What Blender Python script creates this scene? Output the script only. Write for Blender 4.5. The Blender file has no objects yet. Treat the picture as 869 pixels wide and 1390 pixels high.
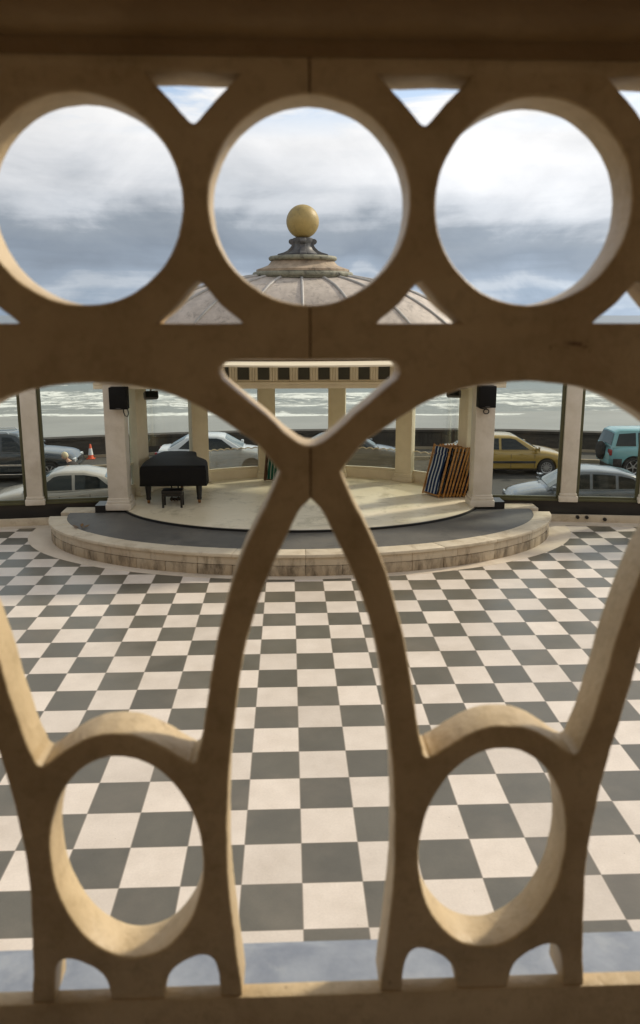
import bpy, bmesh, math, random
from math import sin, cos, pi, radians as R
from mathutils import Vector, Matrix
random.seed(7)
SC = bpy.context.scene
COL = SC.collection
EYE = 4.58

# ------------------------------------------------------------------ helpers
def tag(o, label=None, cat=None, group=None, kind=None):
    if label: o['label'] = label
    if cat: o['category'] = cat
    if group: o['group'] = group
    if kind: o['kind'] = kind
    return o

def empty(name, loc=(0, 0, 0), rz=0.0):
    o = bpy.data.objects.new(name, None)
    o.location = loc
    o.rotation_euler = (0, 0, rz)
    COL.objects.link(o)
    return o

def link_mesh(name, me, material, parent=None):
    o = bpy.data.objects.new(name, me)
    if material is not None and len(me.materials) == 0:
        me.materials.append(material)
    COL.objects.link(o)
    if parent is not None: o.parent = parent
    return o

def copy_tree(o, parent=None):
    c = o.copy(); COL.objects.link(c)
    if parent is not None: c.parent = parent
    for ch in list(o.children): copy_tree(ch, c)
    return c

class MB:
    """collects shapes into one mesh"""
    def __init__(s): s.bm = bmesh.new()
    def _xf(s, vs, M):
        if M is not None:
            for v in vs: v.co = M @ v.co
    def box(s, x0, x1, y0, y1, z0, z1, bev=0.0, M=None):
        b = bmesh.new()
        bmesh.ops.create_cube(b, size=1)
        for v in b.verts:
            v.co = Vector(((x0+x1)/2 + v.co.x*(x1-x0), (y0+y1)/2 + v.co.y*(y1-y0), (z0+z1)/2 + v.co.z*(z1-z0)))
        if bev > 0:
            bmesh.ops.bevel(b, geom=b.edges[:], offset=bev, segments=2, affect='EDGES', profile=0.5)
        s.merge(b, M); return s
    def merge(s, b, M=None):
        s._xf(b.verts, M)
        me = bpy.data.meshes.new('tmp'); b.to_mesh(me); b.free()
        s.bm.from_mesh(me); bpy.data.meshes.remove(me)
    def prism(s, pts, z0, z1, bev=0.0, M=None):
        """polygon pts (x,y) extruded from z0 to z1"""
        b = bmesh.new()
        lo = [b.verts.new((p[0], p[1], z0)) for p in pts]
        hi = [b.verts.new((p[0], p[1], z1)) for p in pts]
        n = len(pts)
        b.faces.new(lo[::-1]); b.faces.new(hi)
        for i in range(n): b.faces.new((lo[i], lo[(i+1) % n], hi[(i+1) % n], hi[i]))
        bmesh.ops.recalc_face_normals(b, faces=b.faces[:])
        if bev > 0:
            es = [e for e in b.edges if len(e.link_faces) == 2 and e.calc_face_angle(0) > 0.5]
            bmesh.ops.bevel(b, geom=es, offset=bev, segments=2, affect='EDGES', profile=0.5)
        s.merge(b, M); return s
    def lathe(s, prof, n=32, M=None, sx=1.0, sy=1.0, cap=True):
        """profile of (r,z) turned about Z"""
        b = bmesh.new(); rings = []
        for r, z in prof:
            if r < 1e-6: rings.append([b.verts.new((0, 0, z))])
            else: rings.append([b.verts.new((r*sx*cos(2*pi*i/n), r*sy*sin(2*pi*i/n), z)) for i in range(n)])
        for a, c in zip(rings, rings[1:]):
            if len(a) == 1 and len(c) == 1: continue
            for i in range(n):
                j = (i+1) % n
                if len(a) == 1: b.faces.new((a[0], c[i], c[j]))
                elif len(c) == 1: b.faces.new((a[i], a[j], c[0]))
                else: b.faces.new((a[i], a[j], c[j], c[i]))
        if cap:
            for rg in (rings[0], rings[-1]):
                if len(rg) > 2: b.faces.new(rg)
        bmesh.ops.recalc_face_normals(b, faces=b.faces[:])
        s.merge(b, M); return s
    def cyl(s, p, q, r0, r1=None, n=12):
        p, q = Vector(p), Vector(q); d = q-p
        M = Matrix.Translation(p) @ d.to_track_quat('Z', 'Y').to_matrix().to_4x4()
        return s.lathe([(r0, 0), (r0 if r1 is None else r1, d.length)], n, M)
    def tube(s, pts, r, n=8):
        b = bmesh.new(); rings = []
        P = [Vector(p) for p in pts]
        for i, p in enumerate(P):
            d = (P[min(i+1, len(P)-1)] - P[max(i-1, 0)]).normalized()
            q = d.to_track_quat('Z', 'Y')
            rr = r[i] if isinstance(r, (list, tuple)) else r
            rings.append([b.verts.new(p + q @ Vector((rr*cos(2*pi*k/n), rr*sin(2*pi*k/n), 0))) for k in range(n)])
        for a, c in zip(rings, rings[1:]):
            best = min(range(n), key=lambda o: sum((a[k].co-c[(k+o) % n].co).length for k in range(n)))
            for k in range(n):
                b.faces.new((a[k], a[(k+1) % n], c[(k+1+best) % n], c[(k+best) % n]))
        b.faces.new(rings[0][::-1]); b.faces.new(rings[-1])
        bmesh.ops.recalc_face_normals(b, faces=b.faces[:])
        s.merge(b); return s
    def loft(s, rings, M=None, cap=True):
        b = bmesh.new()
        vr = [[b.verts.new(p) for p in r] for r in rings]
        n = len(vr[0])
        for a, c in zip(vr, vr[1:]):
            for i in range(n): b.faces.new((a[i], a[(i+1) % n], c[(i+1) % n], c[i]))
        if cap: b.faces.new(vr[0][::-1]); b.faces.new(vr[-1])
        bmesh.ops.recalc_face_normals(b, faces=b.faces[:])
        s.merge(b, M); return s
    def face(s, pts, M=None):
        vs = [s.bm.verts.new(Vector(p)) for p in pts]
        s._xf(vs, M); s.bm.faces.new(vs); return s
    def plate(s, pts, n, t):
        """flat polygon in 3-D given a thickness t along n"""
        n = Vector(n).normalized(); b = bmesh.new()
        lo = [b.verts.new(Vector(p)) for p in pts]; hi = [b.verts.new(Vector(p)+n*t) for p in pts]
        b.faces.new(lo[::-1]); b.faces.new(hi)
        for i in range(len(pts)):
            j = (i+1) % len(pts); b.faces.new((lo[i], lo[j], hi[j], hi[i]))
        bmesh.ops.recalc_face_normals(b, faces=b.faces[:])
        s.merge(b); return s
    def mesh(s, name, smooth=35):
        me = bpy.data.meshes.new(name)
        s.bm.to_mesh(me); s.bm.free()
        if smooth:
            me.shade_smooth(); me.set_sharp_from_angle(angle=R(smooth))
        return me
    def build(s, name, material, parent=None, smooth=35):
        return link_mesh(name, s.mesh(name, smooth), material, parent)

# ------------------------------------------------------------------ materials
class NT:
    def __init__(s, tree): s.t = tree
    def n(s, typ, **kw):
        nd = s.t.nodes.new(typ)
        for k, v in kw.items():
            if k == 'inp':
                for a, b in v.items(): nd.inputs[a].default_value = b
            else: setattr(nd, k, v)
        return nd
    def l(s, a, b): s.t.links.new(a, b)
    def math(s, op, a, b=None, c=None, clamp=False):
        nd = s.n('ShaderNodeMath', operation=op); nd.use_clamp = clamp
        for i, v in enumerate((a, b, c)):
            if v is None: continue
            if isinstance(v, (int, float)): nd.inputs[i].default_value = v
            else: s.l(v, nd.inputs[i])
        return nd.outputs[0]
    def mix(s, fac, a, b, mode='MIX'):
        nd = s.n('ShaderNodeMix', data_type='RGBA', blend_type=mode)
        for sock, v in ((nd.inputs[0], fac), (nd.inputs[6], a), (nd.inputs[7], b)):
            if isinstance(v, (int, float)): sock.default_value = v
            elif isinstance(v, (tuple, list)): sock.default_value = (*v[:3], 1)
            else: s.l(v, sock)
        return nd.outputs[2]
    def ramp(s, fac, stops, interp='LINEAR'):
        nd = s.n('ShaderNodeValToRGB'); cr = nd.color_ramp; cr.interpolation = interp
        while len(cr.elements) < len(stops): cr.elements.new(0.5)
        for e, (p, c) in zip(cr.elements, stops):
            e.position = p; e.color = (*c, 1) if len(c) == 3 else c
        s.l(fac, nd.inputs[0]); return nd.outputs[0]
    def noise(s, vec, scale, detail=4, rough=0.55, dist=0.0):
        nd = s.n('ShaderNodeTexNoise', inp={'Scale': scale, 'Detail': detail, 'Roughness': rough, 'Distortion': dist})
        if vec is not None: s.l(vec, nd.inputs['Vector'])
        return nd.outputs[0]

def new_mat(name):
    m = bpy.data.materials.new(name); m.use_nodes = True
    nt = NT(m.node_tree); bs = m.node_tree.nodes['Principled BSDF']
    return m, nt, bs

def pm(name, col, col2=None, scale=3.0, rough=0.6, bump=0.0, bscale=40.0, metal=0.0, stain=None, sscale=1.2, samt=0.5, spec=0.5, coat=0.0):
    """noise-varied painted / stone / metal surface, optional stains with a shape of their own"""
    m, nt, bs = new_mat(name)
    tc = nt.n('ShaderNodeTexCoord').outputs['Object']
    c2 = col2 or tuple(v*0.82 for v in col)
    f = nt.noise(tc, scale, 6, 0.6)
    c = nt.ramp(f, [(0.35, c2), (0.65, col)])
    if stain:
        f2 = nt.noise(tc, sscale, 8, 0.7, 0.4)
        k = nt.ramp(f2, [(0.52, (0, 0, 0)), (0.68, (samt,)*3)])
        c = nt.mix(k, c, stain)
    nt.l(c, bs.inputs['Base Color'])
    bs.inputs['Roughness'].default_value = rough
    bs.inputs['Metallic'].default_value = metal
    bs.inputs['Specular IOR Level'].default_value = spec
    bs.inputs['Coat Weight'].default_value = coat
    bs.inputs['Coat Roughness'].default_value = 0.05
    if bump > 0:
        b = nt.n('ShaderNodeBump', inp={'Strength': bump, 'Distance': 0.01})
        nt.l(nt.noise(tc, bscale, 5, 0.6), b.inputs['Height']); nt.l(b.outputs[0], bs.inputs['Normal'])
    return m

def streak_mat(amt=0.92, lo=(0.40, 0.32, 0.215), hi=(0.52, 0.44, 0.32), th=0.42):
    m, nt, bs = new_mat('rain_streaked_stone')
    tc = nt.n('ShaderNodeTexCoord').outputs['Object']
    mp = nt.n('ShaderNodeMapping'); mp.inputs['Scale'].default_value = (5.0, 5.0, 1.6); nt.l(tc, mp.inputs['Vector'])
    f = nt.noise(mp.outputs[0], 1.0, 8, 0.7, 0.3); f0 = nt.noise(tc, 1.1, 5, 0.6)
    c = nt.mix(nt.ramp(f, [(th, (0, 0, 0)), (th+0.24, (amt,)*3)]), nt.ramp(f0, [(0.35, lo), (0.65, hi)]), (0.10, 0.075, 0.045))
    nt.l(c, bs.inputs['Base Color']); bs.inputs['Roughness'].default_value = 0.8
    b = nt.n('ShaderNodeBump', inp={'Strength': 0.3, 'Distance': 0.01}); nt.l(f, b.inputs['Height']); nt.l(b.outputs[0], bs.inputs['Normal'])
    return m
def iron_mat():
    m, nt, bs = new_mat('cream_iron_paint')
    tc = nt.n('ShaderNodeTexCoord').outputs['Object']
    f = nt.noise(tc, 9, 6, 0.6); f2 = nt.noise(tc, 55, 6, 0.65); f3 = nt.noise(tc, 5, 8, 0.7, 0.4); f4 = nt.noise(tc, 160, 3, 0.6)
    c = nt.ramp(f, [(0.3, (0.48, 0.365, 0.205)), (0.5, (0.60, 0.465, 0.275)), (0.7, (0.67, 0.53, 0.325))])
    c = nt.mix(nt.ramp(f3, [(0.54, (0, 0, 0)), (0.70, (0.32,)*3)]), c, (0.27, 0.15, 0.05))
    # chips of bare rusty iron and dark specks
    c = nt.mix(nt.ramp(nt.noise(tc, 22, 7, 0.75, 0.5), [(0.66, (0, 0, 0)), (0.70, (0.85,)*3)]), c, (0.12, 0.045, 0.012))
    c = nt.mix(nt.math('MULTIPLY', nt.ramp(f2, [(0.50, (0, 0, 0)), (0.72, (1, 1, 1))]), 0.45), c, (0.34, 0.25, 0.13))
    nt.l(c, bs.inputs['Base Color'])
    nt.l(nt.math('ADD', 0.30, nt.math('MULTIPLY', f2, 0.3)), bs.inputs['Roughness'])
    b = nt.n('ShaderNodeBump', inp={'Strength': 0.7, 'Distance': 0.006})
    h = nt.math('ADD', nt.math('ADD', nt.math('MULTIPLY', f, 1.2), nt.math('MULTIPLY', f2, 0.45)), nt.math('MULTIPLY', f4, 0.12))
    nt.l(h, b.inputs['Height']); nt.l(b.outputs[0], bs.inputs['Normal'])
    return m
M = {}
M['iron'] = iron_mat()
M['railbrown'] = pm('brown_handrail', (0.33, 0.22, 0.105), (0.25, 0.16, 0.07), 9, 0.4, 0.3, 50)  # brown on the handrail alone, darker than the cream panels
M['rust'] = pm('rust', (0.13, 0.055, 0.018), (0.06, 0.025, 0.01), 30, 0.9)
M['lead'] = pm('lead_sheet', (0.30, 0.335, 0.39), (0.20, 0.23, 0.285), 14, 0.55, 0.3, 12, stain=(0.40, 0.43, 0.46), sscale=9, samt=0.6)
M['plaster'] = pm('brown_plaster', (0.64, 0.465, 0.30), None, 2, 0.9, 0.2, 60)
M['ceil'] = pm('shade_ceiling', (0.30, 0.22, 0.14), None, 2, 0.9)
M['boards'] = pm('balcony_floor', (0.13, 0.10, 0.07), None, 6, 0.8)
M['stone'] = pm('cream_stone', (0.64, 0.57, 0.44), (0.54, 0.47, 0.35), 2.2, 0.75, 0.25, 60, stain=(0.26, 0.19, 0.11), sscale=1.9, samt=0.6)
M['stain'] = streak_mat()
M['stain2'] = streak_mat(0.75, (0.50, 0.42, 0.31), (0.62, 0.55, 0.42), 0.52)
M['mortar'] = pm('dark_mortar', (0.07, 0.055, 0.04), None, 10, 0.9)
M['border'] = pm('cream_border_paving', (0.69, 0.61, 0.50), (0.61, 0.53, 0.42), 1.6, 0.7, 0.12, 70, stain=(0.36, 0.29, 0.2), sscale=0.9, samt=0.45)
M['stage'] = pm('stage_floor_paint', (0.84, 0.77, 0.60), (0.74, 0.67, 0.49), 0.9, 0.42, 0.05, 50, stain=(0.42, 0.37, 0.23), sscale=1.7, samt=0.75)
M['asph'] = pm('grey_apron_asphalt', (0.135, 0.130, 0.115), (0.085, 0.083, 0.078), 1.1, 0.62, 0.2, 120, stain=(0.045, 0.045, 0.045), sscale=1.6, samt=0.6)
M['black'] = pm('black_gloss_paint', (0.012, 0.012, 0.012), None, 4, 0.35)
M['white'] = pm('white_pillar_paint', (0.70, 0.65, 0.56), (0.61, 0.56, 0.46), 2.5, 0.5, 0.06, 30, stain=(0.42, 0.36, 0.29), sscale=2.0, samt=0.35)
M['cream'] = pm('cream_pillar_paint', (0.79, 0.72, 0.55), (0.71, 0.64, 0.475), 2.5, 0.5, 0.06, 30)
M['olive'] = pm('olive_frame_paint', (0.085, 0.085, 0.038), None, 4, 0.5)
M['frieze'] = pm('olive_frieze_panel', (0.050, 0.049, 0.032), None, 4, 0.6)
M['domelead'] = pm('dome_lead', (0.58, 0.52, 0.455), (0.43, 0.385, 0.335), 3.5, 0.55, 0.3, 9, stain=(0.16, 0.14, 0.12), sscale=5.5, samt=0.55)
M['rib'] = pm('lead_roll', (0.46, 0.45, 0.43), (0.33, 0.33, 0.32), 5, 0.5)
M['copper'] = pm('mossy_moulding', (0.31, 0.31, 0.235), (0.19, 0.195, 0.15), 6, 0.7, 0.2, 60, stain=(0.04, 0.035, 0.028), sscale=7, samt=0.95)
M['drum'] = pm('stained_drum_stone', (0.46, 0.37, 0.27), (0.30, 0.24, 0.175), 6, 0.8, 0.2, 60, stain=(0.035, 0.03, 0.026), sscale=2.6, samt=1.0)
M['slate'] = pm('dark_lead_pedestal', (0.115, 0.115, 0.118), (0.075, 0.078, 0.08), 6, 0.5, 0.1, 50, stain=(0.24, 0.25, 0.24), sscale=4, samt=0.5)
M['gold'] = pm('weathered_gilt_ball', (0.44, 0.33, 0.12), (0.33, 0.25, 0.085), 3, 0.5, 0.25, 40, stain=(0.13, 0.11, 0.06), sscale=4.0, samt=0.55)
M['cloth'] = pm('black_cover_cloth', (0.007, 0.007, 0.0065), (0.005, 0.005, 0.005), 5, 0.75, 0.2, 40, spec=0.25)
M['blackwood'] = pm('black_lacquer', (0.008, 0.008, 0.008), None, 5, 0.3)
M['brass'] = pm('brass_caster', (0.25, 0.13, 0.05), None, 10, 0.4, metal=0.7)
M['plastic'] = pm('black_speaker_shell', (0.005, 0.005, 0.005), None, 20, 0.75, spec=0.25)
M['greymetal'] = pm('grey_lamp_metal', (0.12, 0.12, 0.115), None, 10, 0.5)
M['wood'] = pm('varnished_beech', (0.48, 0.25, 0.07), (0.28, 0.125, 0.03), 9, 0.5)
M['darkwood'] = pm('dark_brown_wood', (0.12, 0.055, 0.022), None, 9, 0.5)
M['road'] = pm('road_asphalt', (0.075, 0.073, 0.068), (0.058, 0.056, 0.052), 1.0, 0.75, 0.2, 90, stain=(0.10, 0.098, 0.09), sscale=0.5, samt=0.6)
M['pave'] = pm('pavement_slabs', (0.085, 0.078, 0.068), (0.065, 0.06, 0.052), 1.0, 0.8)
M['kerb'] = pm('pale_kerb', (0.36, 0.29, 0.20), None, 2, 0.8)
M['seawall'] = pm('dark_wet_wall', (0.058, 0.049, 0.04), (0.036, 0.031, 0.026), 1.5, 0.85, 0.4, 6, stain=(0.11, 0.08, 0.05), sscale=0.7, samt=0.6)
M['tyre'] = pm('tyre_rubber', (0.02, 0.02, 0.02), None, 10, 0.8)
M['alloy'] = pm('alloy_rim', (0.55, 0.55, 0.56), None, 10, 0.3, metal=0.8)
M['trim'] = pm('black_car_trim', (0.02, 0.02, 0.021), None, 10, 0.5)
M['chrome'] = pm('chrome', (0.7, 0.7, 0.7), None, 10, 0.15, metal=1.0)
M['lampglass'] = pm('headlamp_glass', (0.75, 0.77, 0.78), None, 10, 0.1, metal=0.4)
M['redlamp'] = pm('red_lamp_lens', (0.32, 0.02, 0.02), None, 10, 0.2)
M['carglass'] = pm('tinted_car_glass', (0.012, 0.017, 0.018), None, 10, 0.06, spec=0.35)
M['screenglass'] = pm('windscreen_glass', (0.10, 0.135, 0.14), None, 10, 0.05, spec=0.9)
for k, c, r in (('p_gold', (0.36, 0.235, 0.045), 0.25), ('p_teal', (0.19, 0.42, 0.45), 0.25), ('p_silver', (0.62, 0.64, 0.66), 0.25),
                ('p_white', (0.40, 0.37, 0.32), 0.25), ('p_grey', (0.11, 0.125, 0.14), 0.22), ('p_dark', (0.022, 0.03, 0.036), 0.2), ('p_black', (0.03, 0.035, 0.038), 0.2)):
    M[k] = pm('car_paint_'+k[2:], c, tuple(v*0.95 for v in c), 2, r, coat=0.6)
M['orange'] = pm('cone_orange', (0.75, 0.10, 0.03), None, 10, 0.5)
M['conewhite'] = pm('cone_white_sleeve', (0.8, 0.8, 0.8), None, 10, 0.4)
M['skin'] = pm('skin', (0.62, 0.38, 0.27), None, 6, 0.6)
M['hair'] = pm('pale_blond_hair', (0.72, 0.64, 0.44), (0.6, 0.5, 0.32), 30, 0.6)
M['jacket'] = pm('dark_jacket', (0.035, 0.028, 0.026), None, 20, 0.9)
M['leaf'] = pm('dry_brown_leaf', (0.20, 0.11, 0.04), None, 20, 0.8)
M['bouncecut'] = pm('bounce_cut_grey', (0.07, 0.065, 0.06), None, 3, 0.8)

def floor_tiles():
    m, nt, bs = new_mat('checker_paving')
    tc = nt.n('ShaderNodeTexCoord').outputs['Object']
    sp = nt.n('ShaderNodeSeparateXYZ'); nt.l(tc, sp.inputs[0])
    x = nt.math('DIVIDE', nt.math('SUBTRACT', sp.outputs[0], 0.08), 0.5)
    y = nt.math('DIVIDE', nt.math('SUBTRACT', sp.outputs[1], 13.17), 0.5)
    fx, fy = nt.math('FLOOR', x), nt.math('FLOOR', y)
    par = nt.math('ABSOLUTE', nt.math('MODULO', nt.math('ADD', fx, fy), 2.0))
    cb = nt.n('ShaderNodeCombineXYZ'); nt.l(fx, cb.inputs[0]); nt.l(fy, cb.inputs[1])
    wn = nt.n('ShaderNodeTexWhiteNoise', noise_dimensions='2D'); nt.l(cb.outputs[0], wn.inputs['Vector'])
    f1 = nt.noise(tc, 3.0, 8, 0.65); f2 = nt.noise(tc, 45.0, 4, 0.7); f3 = nt.noise(tc, 0.55, 6, 0.6, 0.3)
    wh = nt.ramp(f1, [(0.3, (0.655, 0.585, 0.505)), (0.7, (0.76, 0.69, 0.61))])
    dk = nt.ramp(f1, [(0.3, (0.100, 0.094, 0.072)), (0.7, (0.132, 0.124, 0.097))])
    c = nt.mix(par, wh, dk)
    v = nt.math('ADD', 0.89, nt.math('MULTIPLY', wn.outputs[0], 0.19))
    v = nt.math('MULTIPLY', v, nt.math('ADD', 0.86, nt.math('MULTIPLY', f2, 0.28)))
    cc = nt.n('ShaderNodeCombineXYZ')
    for i in range(3): nt.l(v, cc.inputs[i])
    c = nt.mix(1.0, c, cc.outputs[0], 'MULTIPLY')
    c = nt.mix(nt.ramp(f3, [(0.5, (0, 0, 0)), (0.72, (0.28,)*3)]), c, (0.33, 0.28, 0.22))
    # specks and scuffs
    vo = nt.n('ShaderNodeTexVoronoi', inp={'Scale': 5.0, 'Randomness': 1.0}); nt.l(tc, vo.inputs['Vector'])
    c = nt.mix(nt.ramp(vo.outputs[0], [(0.0, (0.6,)*3), (0.045, (0, 0, 0))]), c, (0.22, 0.16, 0.1))
    # joints
    def edge(a, fa):
        d = nt.math('SUBTRACT', a, fa)
        return nt.math('MINIMUM', d, nt.math('SUBTRACT', 1.0, d))
    d = nt.math('MINIMUM', edge(x, fx), edge(y, fy))
    j = nt.math('LESS_THAN', d, 0.013)
    c = nt.mix(nt.math('MULTIPLY', j, 0.6), c, (0.27, 0.235, 0.19))
    nt.l(c, bs.inputs['Base Color'])
    bs.inputs['Specular IOR Level'].default_value = 0.75
    rr = nt.math('ADD', 0.20, nt.math('MULTIPLY', f1, 0.28)); nt.l(rr, bs.inputs['Roughness'])
    b = nt.n('ShaderNodeBump', inp={'Strength': 0.15, 'Distance': 0.004})
    nt.l(nt.math('SUBTRACT', f2, j), b.inputs['Height']); nt.l(b.outputs[0], bs.inputs['Normal'])
    return m
M['tiles'] = floor_tiles()

def glass_mat(name, tint, refl):
    m, nt, bs = new_mat(name)
    m.node_tree.nodes.remove(bs)
    out = m.node_tree.nodes['Material Output']
    tr = nt.n('ShaderNodeBsdfTransparent', inp={'Color': (*tint, 1)})
    gl = nt.n('ShaderNodeBsdfGlossy', inp={'Roughness': 0.02, 'Color': (0.9, 0.95, 0.95, 1)})
    fr = nt.n('ShaderNodeFresnel', inp={'IOR': 1.5})
    mx = nt.n('ShaderNodeMixShader')
    nt.l(nt.math('MULTIPLY', fr.outputs[0], refl), mx.inputs[0])
    nt.l(tr.outputs[0], mx.inputs[1]); nt.l(gl.outputs[0], mx.inputs[2]); nt.l(mx.outputs[0], out.inputs[0])
    return m
M['glass'] = glass_mat('window_glass', (0.94, 0.97, 0.95), 0.22)

def film_mat():
    m, nt, bs = new_mat('frosted_film')
    out = m.node_tree.nodes['Material Output']
    bs.inputs['Base Color'].default_value = (0.42, 0.42, 0.37, 1); bs.inputs['Roughness'].default_value = 0.35
    tr = nt.n('ShaderNodeBsdfTransparent', inp={'Color': (0.92, 0.94, 0.92, 1)})
    tc = nt.n('ShaderNodeTexCoord').outputs['Object']
    mp = nt.n('ShaderNodeMapping'); mp.inputs['Scale'].default_value = (0.4, 0.4, 9.0); nt.l(tc, mp.inputs['Vector'])
    f = nt.noise(mp.outputs[0], 2.0, 3, 0.6)
    k = nt.math('ADD', 0.25, nt.math('MULTIPLY', f, 0.5))
    mx = nt.n('ShaderNodeMixShader'); nt.l(k, mx.inputs[0]); nt.l(tr.outputs[0], mx.inputs[1]); nt.l(bs.outputs[0], mx.inputs[2])
    nt.l(mx.outputs[0], out.inputs[0])
    return m
M['film'] = film_mat()

def stripe_mat(name, cols, n, axis=0, width=0.44):
    m, nt, bs = new_mat(name)
    tc = nt.n('ShaderNodeTexCoord').outputs['Object']
    sp = nt.n('ShaderNodeSeparateXYZ'); nt.l(tc, sp.inputs[0])
    t = nt.math('FRACT', nt.math('MULTIPLY', nt.math('ADD', sp.outputs[axis], 5.0), n/width))
    c = nt.ramp(t, cols, 'CONSTANT')
    nt.l(c, bs.inputs['Base Color']); bs.inputs['Roughness'].default_value = 0.9
    return m
M['bluestripe'] = stripe_mat('blue_white_canvas', [(0.0, (0.012, 0.035, 0.12)), (0.36, (0.62, 0.68, 0.72)), (0.70, (0.03, 0.10, 0.24)), (0.80, (0.012, 0.035, 0.12))], 4)
M['greenstripe'] = stripe_mat('green_white_canvas', [(0.0, (0.01, 0.10, 0.06)), (0.5, (0.55, 0.6, 0.52)), (0.66, (0.02, 0.05, 0.04)), (0.75, (0.01, 0.12, 0.08))], 4)

def sea_mat():
    m, nt, bs = new_mat('grey_green_sea')
    geo = nt.n('ShaderNodeNewGeometry').outputs['Position']
    sp = nt.n('ShaderNodeSeparateXYZ'); nt.l(geo, sp.inputs[0])
    y = sp.outputs[1]
    mp = nt.n('ShaderNodeMapping'); mp.inputs['Scale'].default_value = (0.34, 0.62, 1.0); nt.l(geo, mp.inputs['Vector'])
    n1 = nt.noise(mp.outputs[0], 1.0, 11, 0.76, 1.2)
    mp2 = nt.n('ShaderNodeMapping'); mp2.inputs['Scale'].default_value = (0.05, 0.02, 1.0); nt.l(geo, mp2.inputs['Vector'])
    n2 = nt.noise(mp2.outputs[0], 1.0, 5, 0.6)
    yy = nt.math('ADD', y, nt.math('MULTIPLY', nt.math('SUBTRACT', n2, 0.5), 16.0))
    z = nt.n('ShaderNodeMapRange', inp={'From Min': 70.0, 'From Max': 130.0}); nt.l(yy, z.inputs[0])
    zone = nt.ramp(z.outputs[0], [(0.0, (0.2,)*3), (0.03, (0.60,)*3), (0.055, (0.62,)*3), (0.08, (0.38,)*3), (0.14, (0.47,)*3), (0.18, (0.56,)*3), (0.24, (0.50,)*3), (0.30, (0.56,)*3), (0.38, (0.575,)*3), (0.42, (0.44,)*3), (0.47, (0.32,)*3), (0.60, (0.31,)*3), (0.64, (0.50,)*3), (0.67, (0.3,)*3), (1.0, (0.1,)*3)])
    foam = nt.math('SUBTRACT', nt.math('ADD', n1, zone), 1.0)
    foam = nt.math('MULTIPLY', foam, 11.0, clamp=True)
    z2 = nt.n('ShaderNodeMapRange', inp={'From Min': 70.0, 'From Max': 400.0}); nt.l(y, z2.inputs[0])
    base = nt.ramp(z2.outputs[0], [(0.0, (0.25, 0.25, 0.22)), (0.10, (0.17, 0.20, 0.19)), (0.5, (0.11, 0.15, 0.165)), (1.0, (0.10, 0.14, 0.165))])
    c = nt.mix(foam, base, (0.82, 0.83, 0.80))
    nt.l(c, bs.inputs['Base Color'])
    nt.l(nt.math('ADD', 0.32, nt.math('MULTIPLY', foam, 0.5)), bs.inputs['Roughness'])
    b = nt.n('ShaderNodeBump', inp={'Strength': 0.5, 'Distance': 0.35})
    nt.l(n1, b.inputs['Height']); nt.l(b.outputs[0], bs.inputs['Normal'])
    return m
M['sea'] = sea_mat()
M['sand'] = pm('wet_sand', (0.31, 0.30, 0.265), (0.25, 0.24, 0.21), 0.12, 0.4, 0.1, 3, stain=(0.37, 0.36, 0.33), sscale=0.06, samt=0.5)

# ------------------------------------------------------------------ camera
cam = bpy.data.cameras.new('camera'); co = bpy.data.objects.new('camera', cam); COL.objects.link(co)
co.location = (0, 0, EYE); co.rotation_euler = (R(90-11.74), 0, R(-2.28))
cam.sensor_fit = 'VERTICAL'; cam.sensor_height = 24.0
cam.lens = 1068/1390*24.0; cam.shift_y = -45/1390; cam.clip_start = 0.05; cam.clip_end = 60000
cam.dof.use_dof = True; cam.dof.focus_distance = 17.0; cam.dof.aperture_fstop = 4.1
SC.camera = co

# ------------------------------------------------------------------ sky and sun
SUN_DIR = Vector((0.72, 0.36, 0.56)).normalized()
el = math.asin(SUN_DIR.z)
w = bpy.data.worlds.new('World'); SC.world = w; w.use_nodes = True
nt = NT(w.node_tree); bg = w.node_tree.nodes['Background']
sky = nt.n('ShaderNodeTexSky', sky_type='NISHITA'); sky.sun_disc = False
sky.sun_elevation = el; sky.sun_rotation = math.atan2(SUN_DIR.x, SUN_DIR.y)
gen = nt.n('ShaderNodeTexCoord').outputs['Generated']
sp = nt.n('ShaderNodeSeparateXYZ'); nt.l(gen, sp.inputs[0])
dx, dy, dz = sp.outputs
den = nt.math('ADD', nt.math('MAXIMUM', dz, 0.0), 0.13)
cb = nt.n('ShaderNodeCombineXYZ')
nt.l(nt.math('DIVIDE', dx, den), cb.inputs[0]); nt.l(nt.math('DIVIDE', dy, den), cb.inputs[1])
n1 = nt.noise(cb.outputs[0], 0.62, 9, 0.55, 0.25)
cb2 = nt.n('ShaderNodeCombineXYZ'); nt.l(nt.math('MULTIPLY', dx, 1.6), cb2.inputs[0]); nt.l(nt.math('MULTIPLY', dz, 7.0), cb2.inputs[1]); nt.l(dy, cb2.inputs[2])
n2 = nt.noise(cb2.outputs[0], 3.0, 8, 0.55, 0.3)
n3 = nt.noise(cb2.outputs[0], 9.0, 6, 0.55, 0.2)
cb4 = nt.n('ShaderNodeCombineXYZ'); nt.l(nt.math('MULTIPLY', dx, 2.0), cb4.inputs[0]); nt.l(nt.math('MULTIPLY', dz, 26.0), cb4.inputs[1]); nt.l(dy, cb4.inputs[2])
n4 = nt.noise(cb4.outputs[0], 2.2, 5, 0.5, 0.1)
cb5 = nt.n('ShaderNodeCombineXYZ'); nt.l(nt.math('MULTIPLY', dx, 1.0), cb5.inputs[0]); nt.l(nt.math('MULTIPLY', dz, 1.7), cb5.inputs[1]); nt.l(dy, cb5.inputs[2])
n5 = nt.noise(cb5.outputs[0], 6.5, 10, 0.55, 0.35)
n6 = nt.noise(cb5.outputs[0], 3.1, 10, 0.6, 0.5)
e = nt.math('ADD', dz, nt.math('MULTIPLY', nt.math('SUBTRACT', n5, 0.5), 0.13))
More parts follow.
